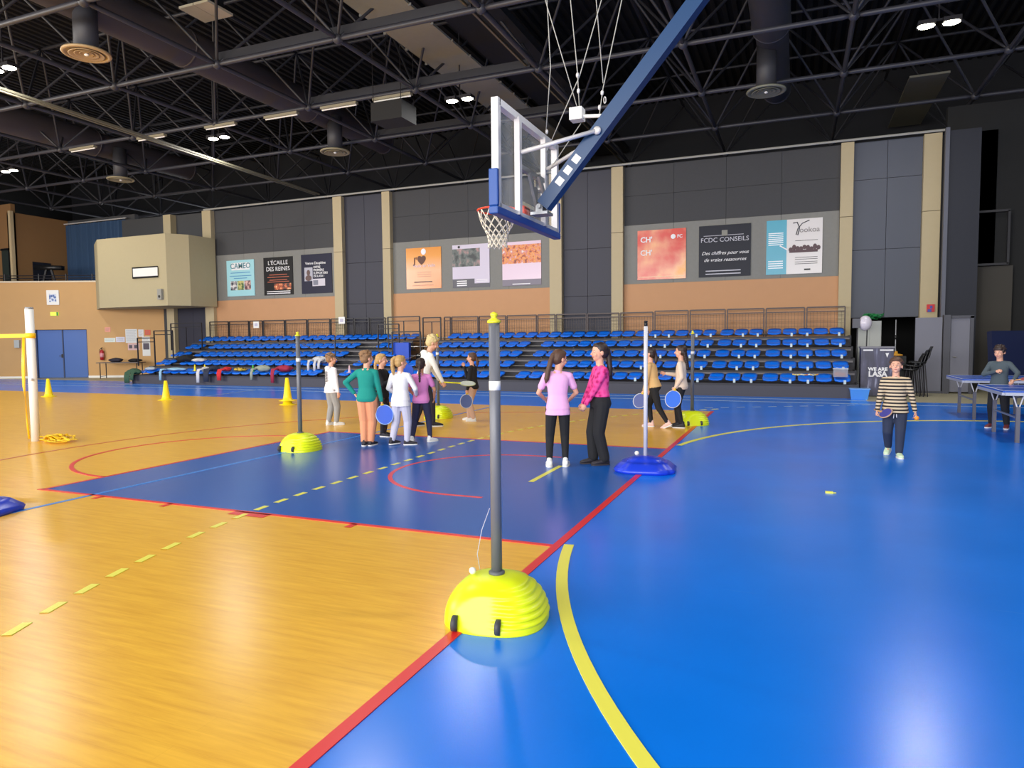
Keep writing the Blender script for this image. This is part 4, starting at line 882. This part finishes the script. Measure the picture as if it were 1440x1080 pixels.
q = MB(); q.ring_loft([[(.03, .03, 0), (.4, .03, 0), (.4, .27, 0), (.03, .27, 0)], [(0, 0, .27), (.44, 0, .27), (.44, .3, .27), (0, .3, .27)]]); q.build('bin_body', mat('sky_blue_plastic', (74, 148, 232), .35), t)
q = MB(); q.box((-.015, -.015, .255), (.455, .315, .275)); q.build('bin_rim', mat('sky_blue_rim', (110, 168, 236), .35), t)
# white board, stands, green net heap
t = thing('white_cabinet', 'pale grey cabinet in the storage doorway behind the stand', 'cabinet', (1.62, 22.3, 0)); q = MB(); q.box((0, 0, 0), (.6, .35, 2.02)); q.build('cabinet_body', mat('pale_cabinet', (168, 170, 166), .5), t)
q = MB(); q.box((.02, -.015, .04), (.295, 0, 1.98)); q.build('cabinet_door', mat('pale_cabinet', (0, 0, 0)), t); q = MB(); q.box((.305, -.015, .04), (.58, 0, 1.98)); q.build('cabinet_door', mat('pale_cabinet', (0, 0, 0)), t)
q = MB(); rnd = random.Random(9)
for k in range(16):
    ph = rnd.uniform(0, 6.28); c0 = Vector((2.02+rnd.uniform(-.16, .2), 22.4+rnd.uniform(-.05, .1), 2.1+rnd.uniform(0, .1)))
    q.tube([c0+Vector((.13*math.cos(ph+j*.8), .1*math.sin(ph+j*.8), .04*math.sin(j*1.3))) for j in range(8)], .014, 5)
o = tag(q.build('green_net', mat('net_green', (20, 120, 60), .7), None, True), 'bundled green net on top of the pale cabinet', 'net'); o['kind'] = 'stuff'
t = thing('globe_lamp', 'white rounded device on thin dark legs in front of the pale cabinet', 'lamp', (1.75, 21.6, 0))
q = MB(); q.ell((0, 0, 1.95), (.17, .14, .21), 16, 12); q.build('globe', mat('pearl_globe', (214, 206, 218), .25), t, True)
q = MB(); q.box((-.32, -.1, 1.82), (-.14, .12, 2.08)); q.build('grey_case', mat('case_grey', (84, 84, 92), .5), t)
for x in (-.22, .02): q = MB(); q.tube([(x, 0, 0), (x+.03, 0, 1.82)], .018, 6); q.build('leg', black_metal, t)
t = thing('tripod_stand', 'thin grey pole stand in the dark storage doorway', 'stand', (2.62, 22.6, 0)); q = MB(); q.tube([(0, 0, 0), (0, 0, 1.2)], .022, 8); q.tube([(0, 0, 1.2), (0, 0, 2.05)], .015, 8); q.build('pole', grey_metal, t)
q = MB(); q.ell((0, 0, 1.55), (.04, .04, .07)); q.build('clamp', black, t, True)
for a in (0, 2.1, 4.2): q = MB(); q.tube([(0, 0, .3), (.3*math.cos(a), .3*math.sin(a), 0)], .012, 6); q.build('leg', grey_metal, t)
t = thing('orange_base', 'small orange and yellow base on the stacked things beside the stand', 'cone', (2.5, 21.4, 1.05)); q = MB(); q.lathe([(.16, 0), (.16, .03), (.05, .05), (.03, .12)], n=16); q.build('disc_base', mat('amber', (232, 166, 50), .5), t, True)
q = MB(); q.lathe([(.17, -.01), (.17, 0)], n=16); q.build('rim_disc', mat('amber_dark', (170, 110, 40), .5), t)
q = MB(); q.box((2.3, 21.2, 0), (2.72, 21.7, 1.04)); tag(q.build('equipment_crate', mat('black_crate', (26, 28, 30), .6)), 'black crate behind the head of the striped boy', 'crate')
# stacked black bucket chairs: each chair its own thing
def shell_chair(x, y, z, lb):
    t = thing('bucket_chair', lb, 'chair', (x, y, z), math.radians(0), 'black shell chairs stacked beside the stand')
    q = MB(); secs = []
    for u, (px, pz, w) in enumerate(((-.24, .70, .19), (-.2, .72, .22), (0, .70, .23), (.13, .72, .23), (.18, .84, .22), (.22, .98, .21), (.28, 1.12, .18))):
        secs.append((Vector((px, 0, pz)), Vector((0, 1, 0)), Vector((0, 0, 1)) if u < 4 else Vector((1, 0, .2)), w, (.014, .03, .035, .04, .04, .03, .016)[u]))
    q.rect_loft(secs, n=14, e=3); q.build('shell', black, t, True)
    for a, b in ((-.2, -.2), (-.2, .2), (.18, -.2), (.18, .2)): q = MB(); q.tube([(a*.6, b*.7, .69), (a, b, -z)], .016, 6); q.build('leg', black_metal, t)
shell_chair(2.78, 20.75, 0, 'lowest of the stacked black shell chairs'); shell_chair(2.87, 20.75, .09, 'middle of the stacked black shell chairs'); shell_chair(2.96, 20.75, .18, 'topmost of the stacked black shell chairs')
# navy mats leaning
t = thing('gym_mat', 'dark navy gym mat leaning upright behind the table tennis tables', 'gym mat', (4.6, 20.6, 0), .3); q = MB(); q.box((0, 0, 0), (.95, .2, 1.7), M=Matrix.Rotation(-.12, 4, 'X')); q.build('mat_pad', mat('navy_vinyl', (16, 26, 62), .4), t)
q = MB(); q.box((.2, -.03, .5), (.3, -.002, .56), M=Matrix.Rotation(-.12, 4, 'X')); q.build('carry_handle', black, t)
t = thing('gym_mat', 'second dark navy gym mat at the right edge of the picture', 'gym mat', (5.6, 20.4, 0), .1); q = MB(); q.box((0, 0, 0), (1.1, .25, 1.75), M=Matrix.Rotation(-.1, 4, 'X')); q.build('mat_pad', mat('navy_vinyl', (0, 0, 0)), t)
q = MB(); q.box((.5, -.03, .8), (.6, -.002, .86), M=Matrix.Rotation(-.1, 4, 'X')); q.build('carry_handle', black, t)

# ================================================================== PEOPLE
skin = mat('skin', (226, 168, 140), .55); skin2 = mat('skin_tan', (206, 146, 112), .55)
def remesh(q, name, mats, parent, vox, it=3, fac=.5):
    me = q.mesh(name, mats); o = bpy.data.objects.new(name, me); C.objects.link(o)
    m = o.modifiers.new('r', 'REMESH'); m.mode = 'VOXEL'; m.voxel_size = vox; m.use_smooth_shade = True
    s = o.modifiers.new('s', 'SMOOTH'); s.iterations = it; s.factor = fac
    dg = bpy.context.evaluated_depsgraph_get(); nm = bpy.data.meshes.new_from_object(o.evaluated_get(dg))
    bpy.data.objects.remove(o); nm.name = name
    nm.materials.clear()
    for k in (mats if isinstance(mats, (list, tuple)) else [mats]): nm.materials.append(k)
    return link(name, nm, parent)
def ik(a, b, l1, l2, bend):
    a = Vector(a); b = Vector(b); d = b-a; L = min(d.length, (l1+l2)*.999); dn = d.normalized(); b = a+dn*L
    x = (l1*l1-l2*l2+L*L)/(2*L); h = math.sqrt(max(l1*l1-x*x, 0)); bv = Vector(bend); bv = (bv-dn*bv.dot(dn)).normalized()
    return a+dn*x+bv*h, b
def person(label, loc, a, H, feet, hands, top, bot, shoe, hair, hstyle, head=(0, 0), lean=0, sk=None, sleeve='long', loose=1.0, sole=None, twist=0, grip=(0, 0), bands=None, toplen=.0, shoey=None, extra=None, hem=-.035, build=1.0, elbow=None, hood=False, toe=None):
    """feet, hands: positions (right, forward, up) in fractions of H in the body frame; a: 0 = back to camera, 90 = facing image right"""
    sk = sk or skin; v = Vector((loc[0], loc[1], 0)).normalized(); ang = math.atan2(v.y, v.x)-math.radians(a)  # facing direction
    t = thing('person', label, 'person', (loc[0], loc[1], 0), ang-PI/2)
    lr = math.radians(lean)
    hipz = min(f[2]+.045+math.sqrt(.455**2-(f[0]-sx*.052)**2-f[1]**2) for f, sx in zip(feet, (-1, 1)))*H+.01*H
    hip = Vector((0, 0, hipz)); tw = math.radians(twist)
    up = Vector((0, math.sin(lr), math.cos(lr))); fw = Vector((0, math.cos(lr), -math.sin(lr))); rt = Vector((math.cos(tw), math.sin(tw), 0))
    fwt = Vector((-math.sin(tw), math.cos(tw), 0)); fwt = (fwt-up*fwt.dot(up)).normalized()
    def sp(s, off=0): return hip+up*s*.95*H+fwt*off*H
    B = build
    sh = [sp(.288)+rt*sx*.098*H*B for sx in (-1, 1)]; hipj = [hip+Vector((sx*.052*H, 0, -.01*H)) for sx in (-1, 1)]
    arms = []
    for i, sx in enumerate((-1, 1)):
        w = Vector(hands[i])*H; el_b = (elbow[i] if elbow else (sx*.6, -1, -.2)); e, w2 = ik(sh[i], w, .165*H, .15*H, el_b); arms.append((sh[i], e, w2))
    legs = []
    for i, sx in enumerate((-1, 1)):
        f = Vector((feet[i][0]*H, feet[i][1]*H, feet[i][2]*H+.045*H)); k, f2 = ik(hipj[i], f, .235*H, .225*H, (sx*.1, 1, 0)); legs.append((hipj[i], k, f2))
    # head frame
    hy, hpz = math.radians(head[0]), math.radians(head[1]); neckb = sp(.325); HM = Matrix.Rotation(-hy, 3, 'Z')@Matrix.Rotation(-hpz, 3, 'X')
    hs = H/1.38; headc = neckb+up*.052*H+HM@Vector((0, .012*hs, .085*hs)); 
    def hv(x, y, z): return headc+HM@(Vector((x, y, z))*hs)
    HM4 = HM
    def hell(q, c, r, mi=None): q.ell(hv(*c), [k*hs for k in r], 14, 10, mi, HM)
    # ---- body (skin)
    q = MB()
    def torso(q, g, z0=-.02, z1=.335, flare=0, sw=1.0):
        secs = []
        for s_, rx, ry, off in ((-.035, .080, .06, 0), (0, .088, .066, -.004), (.06, .078, .056, 0), (.12, .074, .052, .002), (.2, .084, .056, 0), (.255, .092, .052, -.004), (.29, .084, .045, -.006), (.312, .058, .036, -.004), (.335, .034, .03, 0)):
            if s_ < z0-.001 or s_ > z1+.001: continue
            f_ = flare*min(1, max(0, (.14-s_)/.1))
            secs.append((sp(s_, off), rt, fwt, rx*H*B+g+f_, ry*H*B+g+f_*.8))
        q.rect_loft(secs, n=22, e=2.3)
    torso(q, 0)
    q.cap(sp(.30), headc-up*.03*hs, .033*H, .034*H)
    hell(q, (0, -.008, .022), (.072, .088, .085)); hell(q, (0, .022, -.035), (.055, .06, .062)); hell(q, (0, .045, -.075), (.028, .026, .022))
    q.cap(hv(0, .078, .012), hv(0, .098, -.022), .007*hs, .012*hs); 
    for sx in (-1, 1): hell(q, (sx*.076, -.005, -.012), (.009, .018, .026)); hell(q, (sx*.03, .06, -.03), (.022, .02, .022))
    for i, (s_, e, w) in enumerate(arms):
        q.cap(s_, e, .026*H*B, .02*H); q.cap(e, w, .0205*H, .0145*H)
        # hand
        d = (w-e).normalized(); side = Vector((-1 if i == 0 else 1, 0, 0)); nrm = (side-d*side.dot(d))
        if nrm.length < .1: nrm = Vector((0, 1, 0))-d*d.y
        nrm.normalize(); nrm = -nrm  # palm faces the body
        across = d.cross(nrm).normalized(); 
        hl = .088*H; pc = w+d*hl*.33
        Mh = Matrix((across, d, nrm)).transposed(); q.ell(pc, (hl*.25, hl*.34, hl*.12), 12, 8, None, Mh)
        g = grip[i]
        for fi, (ox, fl_) in enumerate(((-.19, .36), (-.065, .42), (.065, .39), (.18, .31))):
            if across.dot(Vector((0, 1, 0))) < 0: ox = -ox
            b0 = w+d*hl*.55+across*ox*hl; c1 = math.radians(18+55*g); c2 = math.radians(40+80*g)
            d1 = d*math.cos(c1)+nrm*math.sin(c1); d2 = d*math.cos(c2)+nrm*math.sin(c2)
            m_ = b0+d1*hl*fl_*.55; e_ = m_+d2*hl*fl_*.5; q.cap(b0-d*hl*.1, m_, hl*.068, hl*.062, 8); q.cap(m_, e_, hl*.062, hl*.05, 8)
        fwd_s = 1 if across.dot(Vector((0, 1, 0))) > 0 else -1; th = w+d*hl*.16+across*fwd_s*hl*.2
        thd = (d*.75+across*fwd_s*(.6-.3*g)+nrm*(.25+.4*g)).normalized(); q.cap(th, th+thd*hl*.26, hl*.08, hl*.066, 8); q.cap(th+thd*hl*.26, th+thd*hl*.26+(thd+nrm*g*.6+d*.4).normalized()*hl*.2, hl*.064, hl*.05, 8)
    for h_, k, f in legs: q.cap(h_, k, .05*H*B, .034*H); q.cap(k, f, .034*H, .021*H)
    for i, (h_, k, f) in enumerate(legs): q.cap(f+Vector((0, 0, -.012*H)), f+Vector((0, .045*H, -.026*H)), .018*H, .013*H)
    remesh(q, 'body', sk, t, .0065*hs, 2, .4)
    # face details
    q = MB()
    for sx in (-1, 1): hell(q, (sx*.027, .0765, .006), (.0105, .006, .0052), 0); hell(q, (sx*.027, .081, .006), (.0052, .003, .005), 1); hell(q, (sx*.028, .0785, .023), (.014, .004, .0024), 2)
    q.build('eyes', [mat('eye_white', (230, 226, 222), .3), mat('iris_dark', (50, 36, 28), .3), hair], t, True)
    q = MB(); hell(q, (0, .0795, -.052), (.019, .006, .006)); q.build('mouth', mat('lips', (196, 104, 98), .5), t, True)
    # ---- trousers
    lg = .005 if loose < .9 else .013*loose
    q = MB(); torso(q, lg+.004, -.04, max(.03, hem+.03)); hemz = .6 if loose > 1.3 else .9
    for h_, k, f in legs:
        q.cap(h_+Vector((0, 0, .0)), k, .052*H*B+lg, .036*H+lg*1.1); kk = k.lerp(f, .93); q.cap(k, kk, .036*H+lg*1.1, (.023*H+lg*(1.1 if loose < 1.4 else 1.7)))
    tr = remesh(q, 'trousers', bot, t, .0085*hs, 3, .5)
    # ---- top
    q = MB(); tg = .013 if sleeve != 'short' else .01; fl_ = max(.012, lg+.004-tg+.012); torso(q, tg, hem, .32, fl_)
    for s_, e, w in arms: q.cap(sp(.302), s_, .03*H+.008, .03*H+.008)
    if toplen > 0: q.rect_loft([(sp(-.02), rt, fwt, .088*H*B+tg+fl_+.002, .066*H*B+tg+fl_), (sp(-.02-toplen), rt, fwt, .09*H*B+tg+fl_+.004, .069*H*B+tg+fl_+.002)], n=20, e=2.3)
    for i, (s_, e, w) in enumerate(arms):
        if sleeve == 'short': q.cap(s_, s_.lerp(e, .62), .028*H*B+.008, .024*H+.011)
        else:
            q.cap(s_, e, .028*H*B+.009, .022*H+.01); q.cap(e, e.lerp(w, .93), .022*H+.01, .017*H+.007)
    q.cap(sp(.29), sp(.315), .05*H, .04*H)
    tp = remesh(q, 'sweater' if sleeve != 'short' else 't_shirt', top, t, .0085*hs, 3, .5)
    if hood:
        q = MB(); q.ell(sp(.315, -.045), (.062*H, .04*H, .03*H), 14, 10); q.ell(sp(.30, -.05), (.04*H, .03*H, .045*H), 14, 10); remesh(q, 'hood', top, t, .009, 3)
    # ---- shoes
    for i, (h_, k, f) in enumerate(legs):
        sx = -1 if i == 0 else 1; td = (toe[i] if toe else sx*12); A = math.radians(td); pit = (shoey[i] if shoey else 0)
        Ms = Matrix.Translation(f)@Matrix.Rotation(-A, 4, 'Z')@Matrix.Rotation(math.radians(pit), 4, 'X'); k_ = H/1.38
        qs = MB(); secs = []
        for y_, w_, h2 in ((-.05, .026, .045), (-.035, .034, .075), (0, .036, .085), (.045, .036, .06), (.09, .040, .045), (.13, .036, .036), (.155, .022, .026)):
            secs.append((Ms@(Vector((0, y_, -.062+h2/2+.012))*k_), Ms.to_3x3()@Vector((1, 0, 0)), Ms.to_3x3()@Vector((0, 0, 1)), w_*k_, h2/2*k_))
        qs.rect_loft(secs, n=14, e=2.5, mi=0)
        qs.cap(Ms@(Vector((0, -.01, .0))*k_), Ms@(Vector((0, -.012, .03))*k_), .034*k_, .032*k_, mi=0)
        secs = [(Ms@(Vector((0, y_, z_))*k_), Ms.to_3x3()@Vector((1, 0, 0)), Ms.to_3x3()@Vector((0, 1, 0)), .041*k_, .11*k_) for y_, z_ in ((.052, -.064), (.052, -.045))]
        qs.rect_loft(secs, n=20, e=3, mi=1)
        qs.build('shoe', [shoe, sole or white], t, True)
    # ---- hair
    q = MB(); hell(q, (0, -.022, .034), (.081, .09, .084)); hell(q, (0, -.04, -.005), (.076, .066, .07)); 
    if hstyle in ('short', 'mop'):
        rnd = random.Random(len(label)); hell(q, (0, .028, .08), (.066, .05, .032))
        for k in range(36):
            a_ = rnd.uniform(0, 2*PI); b_2 = rnd.uniform(.1, 1.3); hell(q, (.078*math.cos(a_)*math.cos(b_2), -.02+.086*math.sin(a_)*math.cos(b_2)*(1 if math.sin(a_) < 0 else .82), .036+.088*math.sin(b_2)), (.024, .024, .014))
        if hstyle == 'mop': hell(q, (0, .044, .062), (.066, .036, .03)); hell(q, (.066, .01, .02), (.018, .03, .035)); hell(q, (-.066, .01, .02), (.018, .03, .035))
    else:
        hell(q, (0, .02, .075), (.062, .05, .036))
        def P3(*pts, w=.03, w2=.02):
            for a_, b_2 in zip(pts, pts[1:]): q.cap(hv(*a_), hv(*b_2), w*hs, w*hs*.95)
            q.cap(hv(*pts[-1]), hv(pts[-1][0], pts[-1][1], pts[-1][2]-.05), w*hs, w2*hs*.5)
        if hstyle == 'pony_high': P3((0, -.1, .07), (0, -.135, .04), (0, -.14, -.05), (0, -.125, -.14), w=.032)
        if hstyle == 'pony_long': P3((0, -.1, .03), (0, -.12, -.04), (-.005, -.13, -.16), (-.01, -.13, -.26), w=.033)
        if hstyle == 'pony_low': P3((0, -.1, .0), (0, -.115, -.08), (0, -.11, -.17), w=.026)
        if hstyle == 'braid':
            for k in range(7): hell(q, (0, -.1-.012*math.sin(k*.4), -.02-.04*k), (.026-.0015*k, .022, .028))
        if hstyle == 'long':
            for k in range(8): z_ = -.03-.035*k; hell(q, (0, -.075-.006*k, z_), (.07-.004*k, .034, .035))
        if hstyle == 'bun_low': P3((0, -.09, .02), (.0, -.12, -.06), (0, -.12, -.12), w=.03)
    remesh(q, 'hair', hair, t, .007*hs, 1, .3)
    if extra: extra(t, H, sp, rt, fwt, hv)
    bpy.context.view_layer.update()
    t['_h'] = 0; del t['_h']
    Mw = Matrix.Translation((loc[0], loc[1], 0))@Matrix.Rotation(ang-PI/2, 4, 'Z')
    return t, [Mw@w for (_, _, w) in arms], [Mw.to_3x3()@((w-e).normalized()) for (_, e, w) in arms], Mw
def fab(n, c, **k): return mat('fabric_'+n, c, .85, var=.05, scale=20, bump=.15, **k)
hb = mat('hair_brown', (84, 56, 40), .6, var=.2, scale=40); hd = mat('hair_dark', (48, 32, 28), .5, var=.2, scale=40); hbl = mat('hair_blond', (190, 150, 92), .55, var=.15, scale=40); hlb = mat('hair_light_brown', (140, 104, 70), .6, var=.15, scale=40)
hgold = mat('hair_pale_blond', (206, 184, 132), .55, var=.15, scale=40)
wshoe = mat('shoe_white', (232, 230, 226), .5); dshoe = mat('shoe_dark', (40, 36, 44), .6); whitefab = fab('white', (232, 230, 234)); blackfab = fab('black', (26, 26, 30))
def racket(center, normal, hand, label, face=(10, 84, 206), r=.135, hcol=(226, 190, 60), rim=(200, 206, 220), sq=1.15):
    """round beach racket: disc facing 'normal', handle towards the hand"""
    c = Vector(center); h = Vector(hand); ax = (c-h).normalized(); n = Vector(normal); n = (n-ax*n.dot(ax)).normalized(); s = ax.cross(n)
    t = thing('racket', label, 'racket', c); M3 = Matrix((s, ax, n)).transposed()
    def disc(q, rx, ry, th, nseg=28): q.ring_loft([[M3@Vector((rx*k_*math.cos(2*PI*k/nseg), ry*k_*math.sin(2*PI*k/nseg), z)) for k in range(nseg)] for k_, z in ((.97, -th), (1, -th*.5), (1, th*.5), (.97, th))])
    q = MB(); disc(q, r, r*sq, .008); q.build('racket_face', mat('racket_%d_%d_%d' % face, face, .4), t)
    q = MB(); nn = 32; q.tube([M3@Vector((r*math.cos(2*PI*k/nn), r*sq*math.sin(2*PI*k/nn), 0)) for k in range(nn+1)], .009, 6, cap=False); q.build('rim', mat('rim_%d_%d_%d' % rim, rim, .4), t, True)
    L = (c-h).length; q = MB(); q.tube([M3@Vector((0, -r*sq*.95, 0)), M3@Vector((0, -L-.05, 0))], .013, 8); q.ell(M3@Vector((0, -r*sq*1.08, 0)), (.03, .03, .014)); q.build('handle', mat('handle_%d_%d_%d' % hcol, hcol, .5), t, True)
    return t
CAMDIR = Vector((0, 0, EYE))
def tocam(p): return (CAMDIR-Vector(p)).normalized()

# 1 boy in white hoodie
def backprint(t, H, sp, rt, fwt, hv):
    q = MB()
    for k in range(11):
        z = .12+.014*k; w = .025+.012*((k*5) % 3)/2
        p = sp(z, -.083); q.box((-w*H, -.004, -.006), (w*H, .004, .004), M=Matrix.Translation(p+rt*.012*H*math.sin(k*2.2)))
    q.build('back_print', mat('print_black', (50, 50, 56), .7), t)
person('boy in a white hoodie with dark back print and grey joggers, leftmost of the group', (-8.02, 10.6), 62, 1.33,
       [(-.05, -.03, 0), (.05, .04, 0)], [(-.15, .03, .44), (.15, .03, .42)], whitefab, fab('grey', (150, 150, 150)), wshoe, hlb, 'short', (22, 0), hood=True, loose=1.2, extra=backprint, toplen=.03)
# 2 teal child
t2, hw, hd_, _ = person('child in a teal sweater and peach trousers seen from behind, holding a blue racket low', (-5.9, 8.64), 22, 1.4,
       [(-.035, -.02, 0), (.03, .01, 0)], [(-.13, -.02, .56), (.15, .05, .44)], fab('teal', (16, 140, 128)), fab('peach', (226, 152, 112)), dshoe, hlb, 'short', (35, 0), grip=(.3, .8), loose=1.3, sole=wshoe, elbow=[(-1, -.3, 0), (.6, -1, -.2)])
racket(hw[1]+Vector((.05, .0, -.2)), tocam(hw[1]), hw[1], 'blue racket hanging from the hand of the child in teal', r=.125, rim=(160, 190, 235))
# 3 dark child
t3, hw, hd_, _ = person('child in a black tracksuit behind the child in teal, raising a blue racket', (-6.28, 9.62), 118, 1.34,
       [(-.03, 0, 0), (.05, .03, 0)], [(-.06, .2, .68), (.04, .2, .7)], blackfab, ramp_mat('dark_pattern', 'noise', 12, [(.45, (30, 28, 34)), (.6, (90, 66, 56))], .85), dshoe, hbl, 'pony_low', (-10, 0), grip=(.7, .9), sole=wshoe)
racket(hw[1]+Vector((.14, .1, .12)), tocam(hw[1]), hw[1], 'blue racket held up beside the blond girl in white', r=.115, rim=(40, 90, 190))
# 4 girl in white
person('blond girl with a ponytail, white sweater and pale striped trousers, seen from behind', (-5.46, 8.87), 28, 1.33,
       [(-.09, -.05, .01), (.06, .02, 0)], [(-.12, .15, .56), (.12, .15, .56)], whitefab, fab('palegrey', (196, 194, 212)), dshoe, hbl, 'pony_high', (40, 0), sole=wshoe, elbow=[(-1, -.8, -.5), (1, -.8, -.5)], toplen=.05, loose=1.1, toe=(20, 60))
# 5 pink shirt, braid
person('girl in a pink shirt and navy leggings with a long brown braid, seen from behind', (-5.3, 9.2), 12, 1.29,
       [(-.11, -.03, 0), (.09, .05, 0)], [(-.11, .16, .54), (.13, .14, .52)], fab('pink', (214, 130, 190)), fab('navy', (44, 44, 72)), wshoe, hd, 'braid', (0, 0), sleeve='short', loose=.7, elbow=[(-1, -.8, -.5), (1, -.8, -.5)], sk=skin2, toe=(-10, 40))
# 6 adult
t6, hw, hd_, _ = person('adult with short pale hair, long white hoodie and dark trousers, bending forward', (-6.28, 10.95), 72, 1.68,
       [(-.06, -.07, 0), (.06, .09, 0)], [(-.06, .24, .46), (.1, .2, .48)], fab('cream_white', (240, 238, 230)), fab('dark_slate', (52, 52, 66)), dshoe, hgold, 'short', (10, 25), lean=14, hood=True, grip=(.5, .9), toplen=.08, loose=1.2)
racket(hw[1]+Vector((.42, .17, -.03)), Vector((0, -.35, .9)), hw[1], 'badminton racket with oval pale head held by the adult in white', face=(150, 156, 140), r=.1, hcol=(226, 222, 30), rim=(170, 176, 130), sq=1.35)
# 7 girl in black top
t7, hw, hd_, _ = person('girl in a black top and beige trousers, hand at her mouth, left of nearest pole', (-5.8, 12.05), -72, 1.32,
       [(.05, .07, 0), (-.06, -.03, 0)][::-1], [(-.12, .05, .4), (.02, .13, .8)], blackfab, fab('beige', (206, 170, 148)), wshoe, hb, 'bun_low', (0, 0), grip=(.8, .6), loose=1.3)
racket(hw[0]+Vector((-.02, -.01, -.22)), tocam(hw[0]), hw[0], 'blue racket hanging from the hand of the girl in black', face=(60, 84, 150), r=.115)
# 8 pink tee
person('girl with a long dark ponytail, pale pink T-shirt and black leggings, back to the camera', (-2.68, 7.95), -4, 1.42,
       [(-.075, 0, 0), (.065, .01, 0)], [(-.1, .16, .57), (.11, .16, .56)], fab('palepink', (236, 176, 222)), blackfab, wshoe, hb, 'pony_long', (58, 12), sleeve='short', loose=.6, elbow=[(-1, -.6, -.6), (1, -.6, -.6)], toplen=.04, toe=(0, 12))
# 9 magenta
magenta = ramp_mat('magenta_flowers', 'voronoi', 17, [(.25, (170, 22, 96)), (.42, (226, 60, 140)), (.8, (232, 84, 156))], .85)
t9, hw, hd_, _ = person('girl in a magenta patterned sweater and black cargo trousers, facing left', (-2.25, 8.32), -108, 1.5,
       [(.03, .05, 0), (-.06, -.02, 0)][::-1], [(-.03, .17, .44), (.03, .17, .43)], magenta, blackfab, dshoe, hd, 'pony_long', (-8, 0), hem=.06, loose=1.5, grip=(.6, .6), build=1.05, sole=dshoe, toe=(0, 0))
# 10 tan
t10, hw, hd_, _ = person('girl in a tan sweater and black leggings stepping behind the thin white pole', (-2.3, 12.15), -78, 1.42,
       [(-.04, -.17, .02), (.04, .05, 0)], [(-.1, .12, .42), (.1, .1, .42)], fab('tan', (214, 174, 116)), blackfab, mat('shoe_peach', (236, 196, 186), .5), hd, 'bun_low', (-5, -5), lean=10, hem=.0, loose=.7, grip=(.7, .7), shoey=(-25, 0), toe=(0, 0))
racket(hw[0]+Vector((-.06, -.05, -.17)), tocam(hw[0]), hw[0], 'blue racket half hidden behind the thin white pole', face=(70, 84, 150), r=.11)
# 11 beige top
t11, hw, hd_, _ = person('girl with very long dark hair, beige sweater and black leggings, holding a blue racket', (-1.86, 12.25), -80, 1.43,
       [(-.05, -.02, 0), (.05, .05, 0)], [(-.1, .05, .5), (.06, .2, .66)], fab('beige_top', (222, 200, 180)), blackfab, mat('shoe_black_white', (36, 36, 40), .6), hd, 'long', (0, 0), loose=.7, grip=(.9, .2), toe=(0, 0), sole=wshoe)
racket(hw[0]+Vector((-.03, -.06, -.2)), tocam(hw[0]), hw[0], 'bright blue racket held by the girl with very long hair', face=(20, 104, 226), r=.13)
# 12 striped boy
stripes = ramp_mat('black_beige_stripes', 'bands', 1, [(.0, (34, 30, 32)), (.42, (34, 30, 32)), (.5, (206, 184, 152)), (1, (206, 184, 152))], .85, (1, 1, 7.2), detail=0)
def cords(t, H, sp, rt, fwt, hv):
    q = MB(); q.tube([sp(-.055, .075)+rt*-.012*H, sp(-.1, .085)+rt*-.016*H], .006, 6); q.tube([sp(-.055, .075)+rt*.008*H, sp(-.11, .085)+rt*.012*H], .006, 6); q.build('drawstring', whitefab, t, True)
t12, hw, hd_, _ = person('boy in a black and beige striped sweater walking forward with bat and ball', (1.19, 10.15), 180, 1.27,
       [(-.045, .09, 0), (.055, -.13, .03)], [(-.2, .03, .37), (.17, .04, .41)], stripes, fab('dark_denim', (42, 50, 72)), mat('shoe_mint', (206, 226, 190), .5), hb, 'short', (4, -8), grip=(.6, .9), loose=1.2, extra=cords, toplen=.04, shoey=(0, -22), build=1.08)
ball_p = hw[0]+hd_[0]*.085
for o in bpy.data.objects:
    if o.name.startswith('ball') and 'striped' in o.get('label', ''): o.location = ball_p
racket(hw[1]+Vector((.085, -.13, -.02)), (.2, -.9, .25), hw[1]+Vector((0, 0, 0)), 'table tennis bat in the right hand of the striped boy', face=(70, 70, 150), r=.078, hcol=(190, 140, 90), rim=(190, 150, 120), sq=1.05)
# 13 boy in grey
t13, hw, hd_, _ = person('boy in a grey green sweater and black trousers standing between the blue tables', (3.16, 13.85), 196, 1.38,
       [(-.09, 0, 0), (.07, .0, 0)], [(-.2, .2, .6), (-.0, .14, .7)], fab('greygreen', (72, 84, 92)), blackfab, mat('shoe_maroon', (110, 40, 44), .6), hd, 'mop', (8, 12), grip=(.6, .9), toplen=.04, elbow=[(-1, -.3, -.3), (1, -.2, -.4)], sole=wshoe)
racket(hw[0]+Vector((.16, -.05, .03)), (0, -.3, 1), hw[0], 'red table tennis bat in the hand of the boy in grey', face=(150, 50, 60), r=.078, hcol=(190, 140, 90), rim=(180, 140, 120), sq=1.05)
bpy.context.view_layer.update()
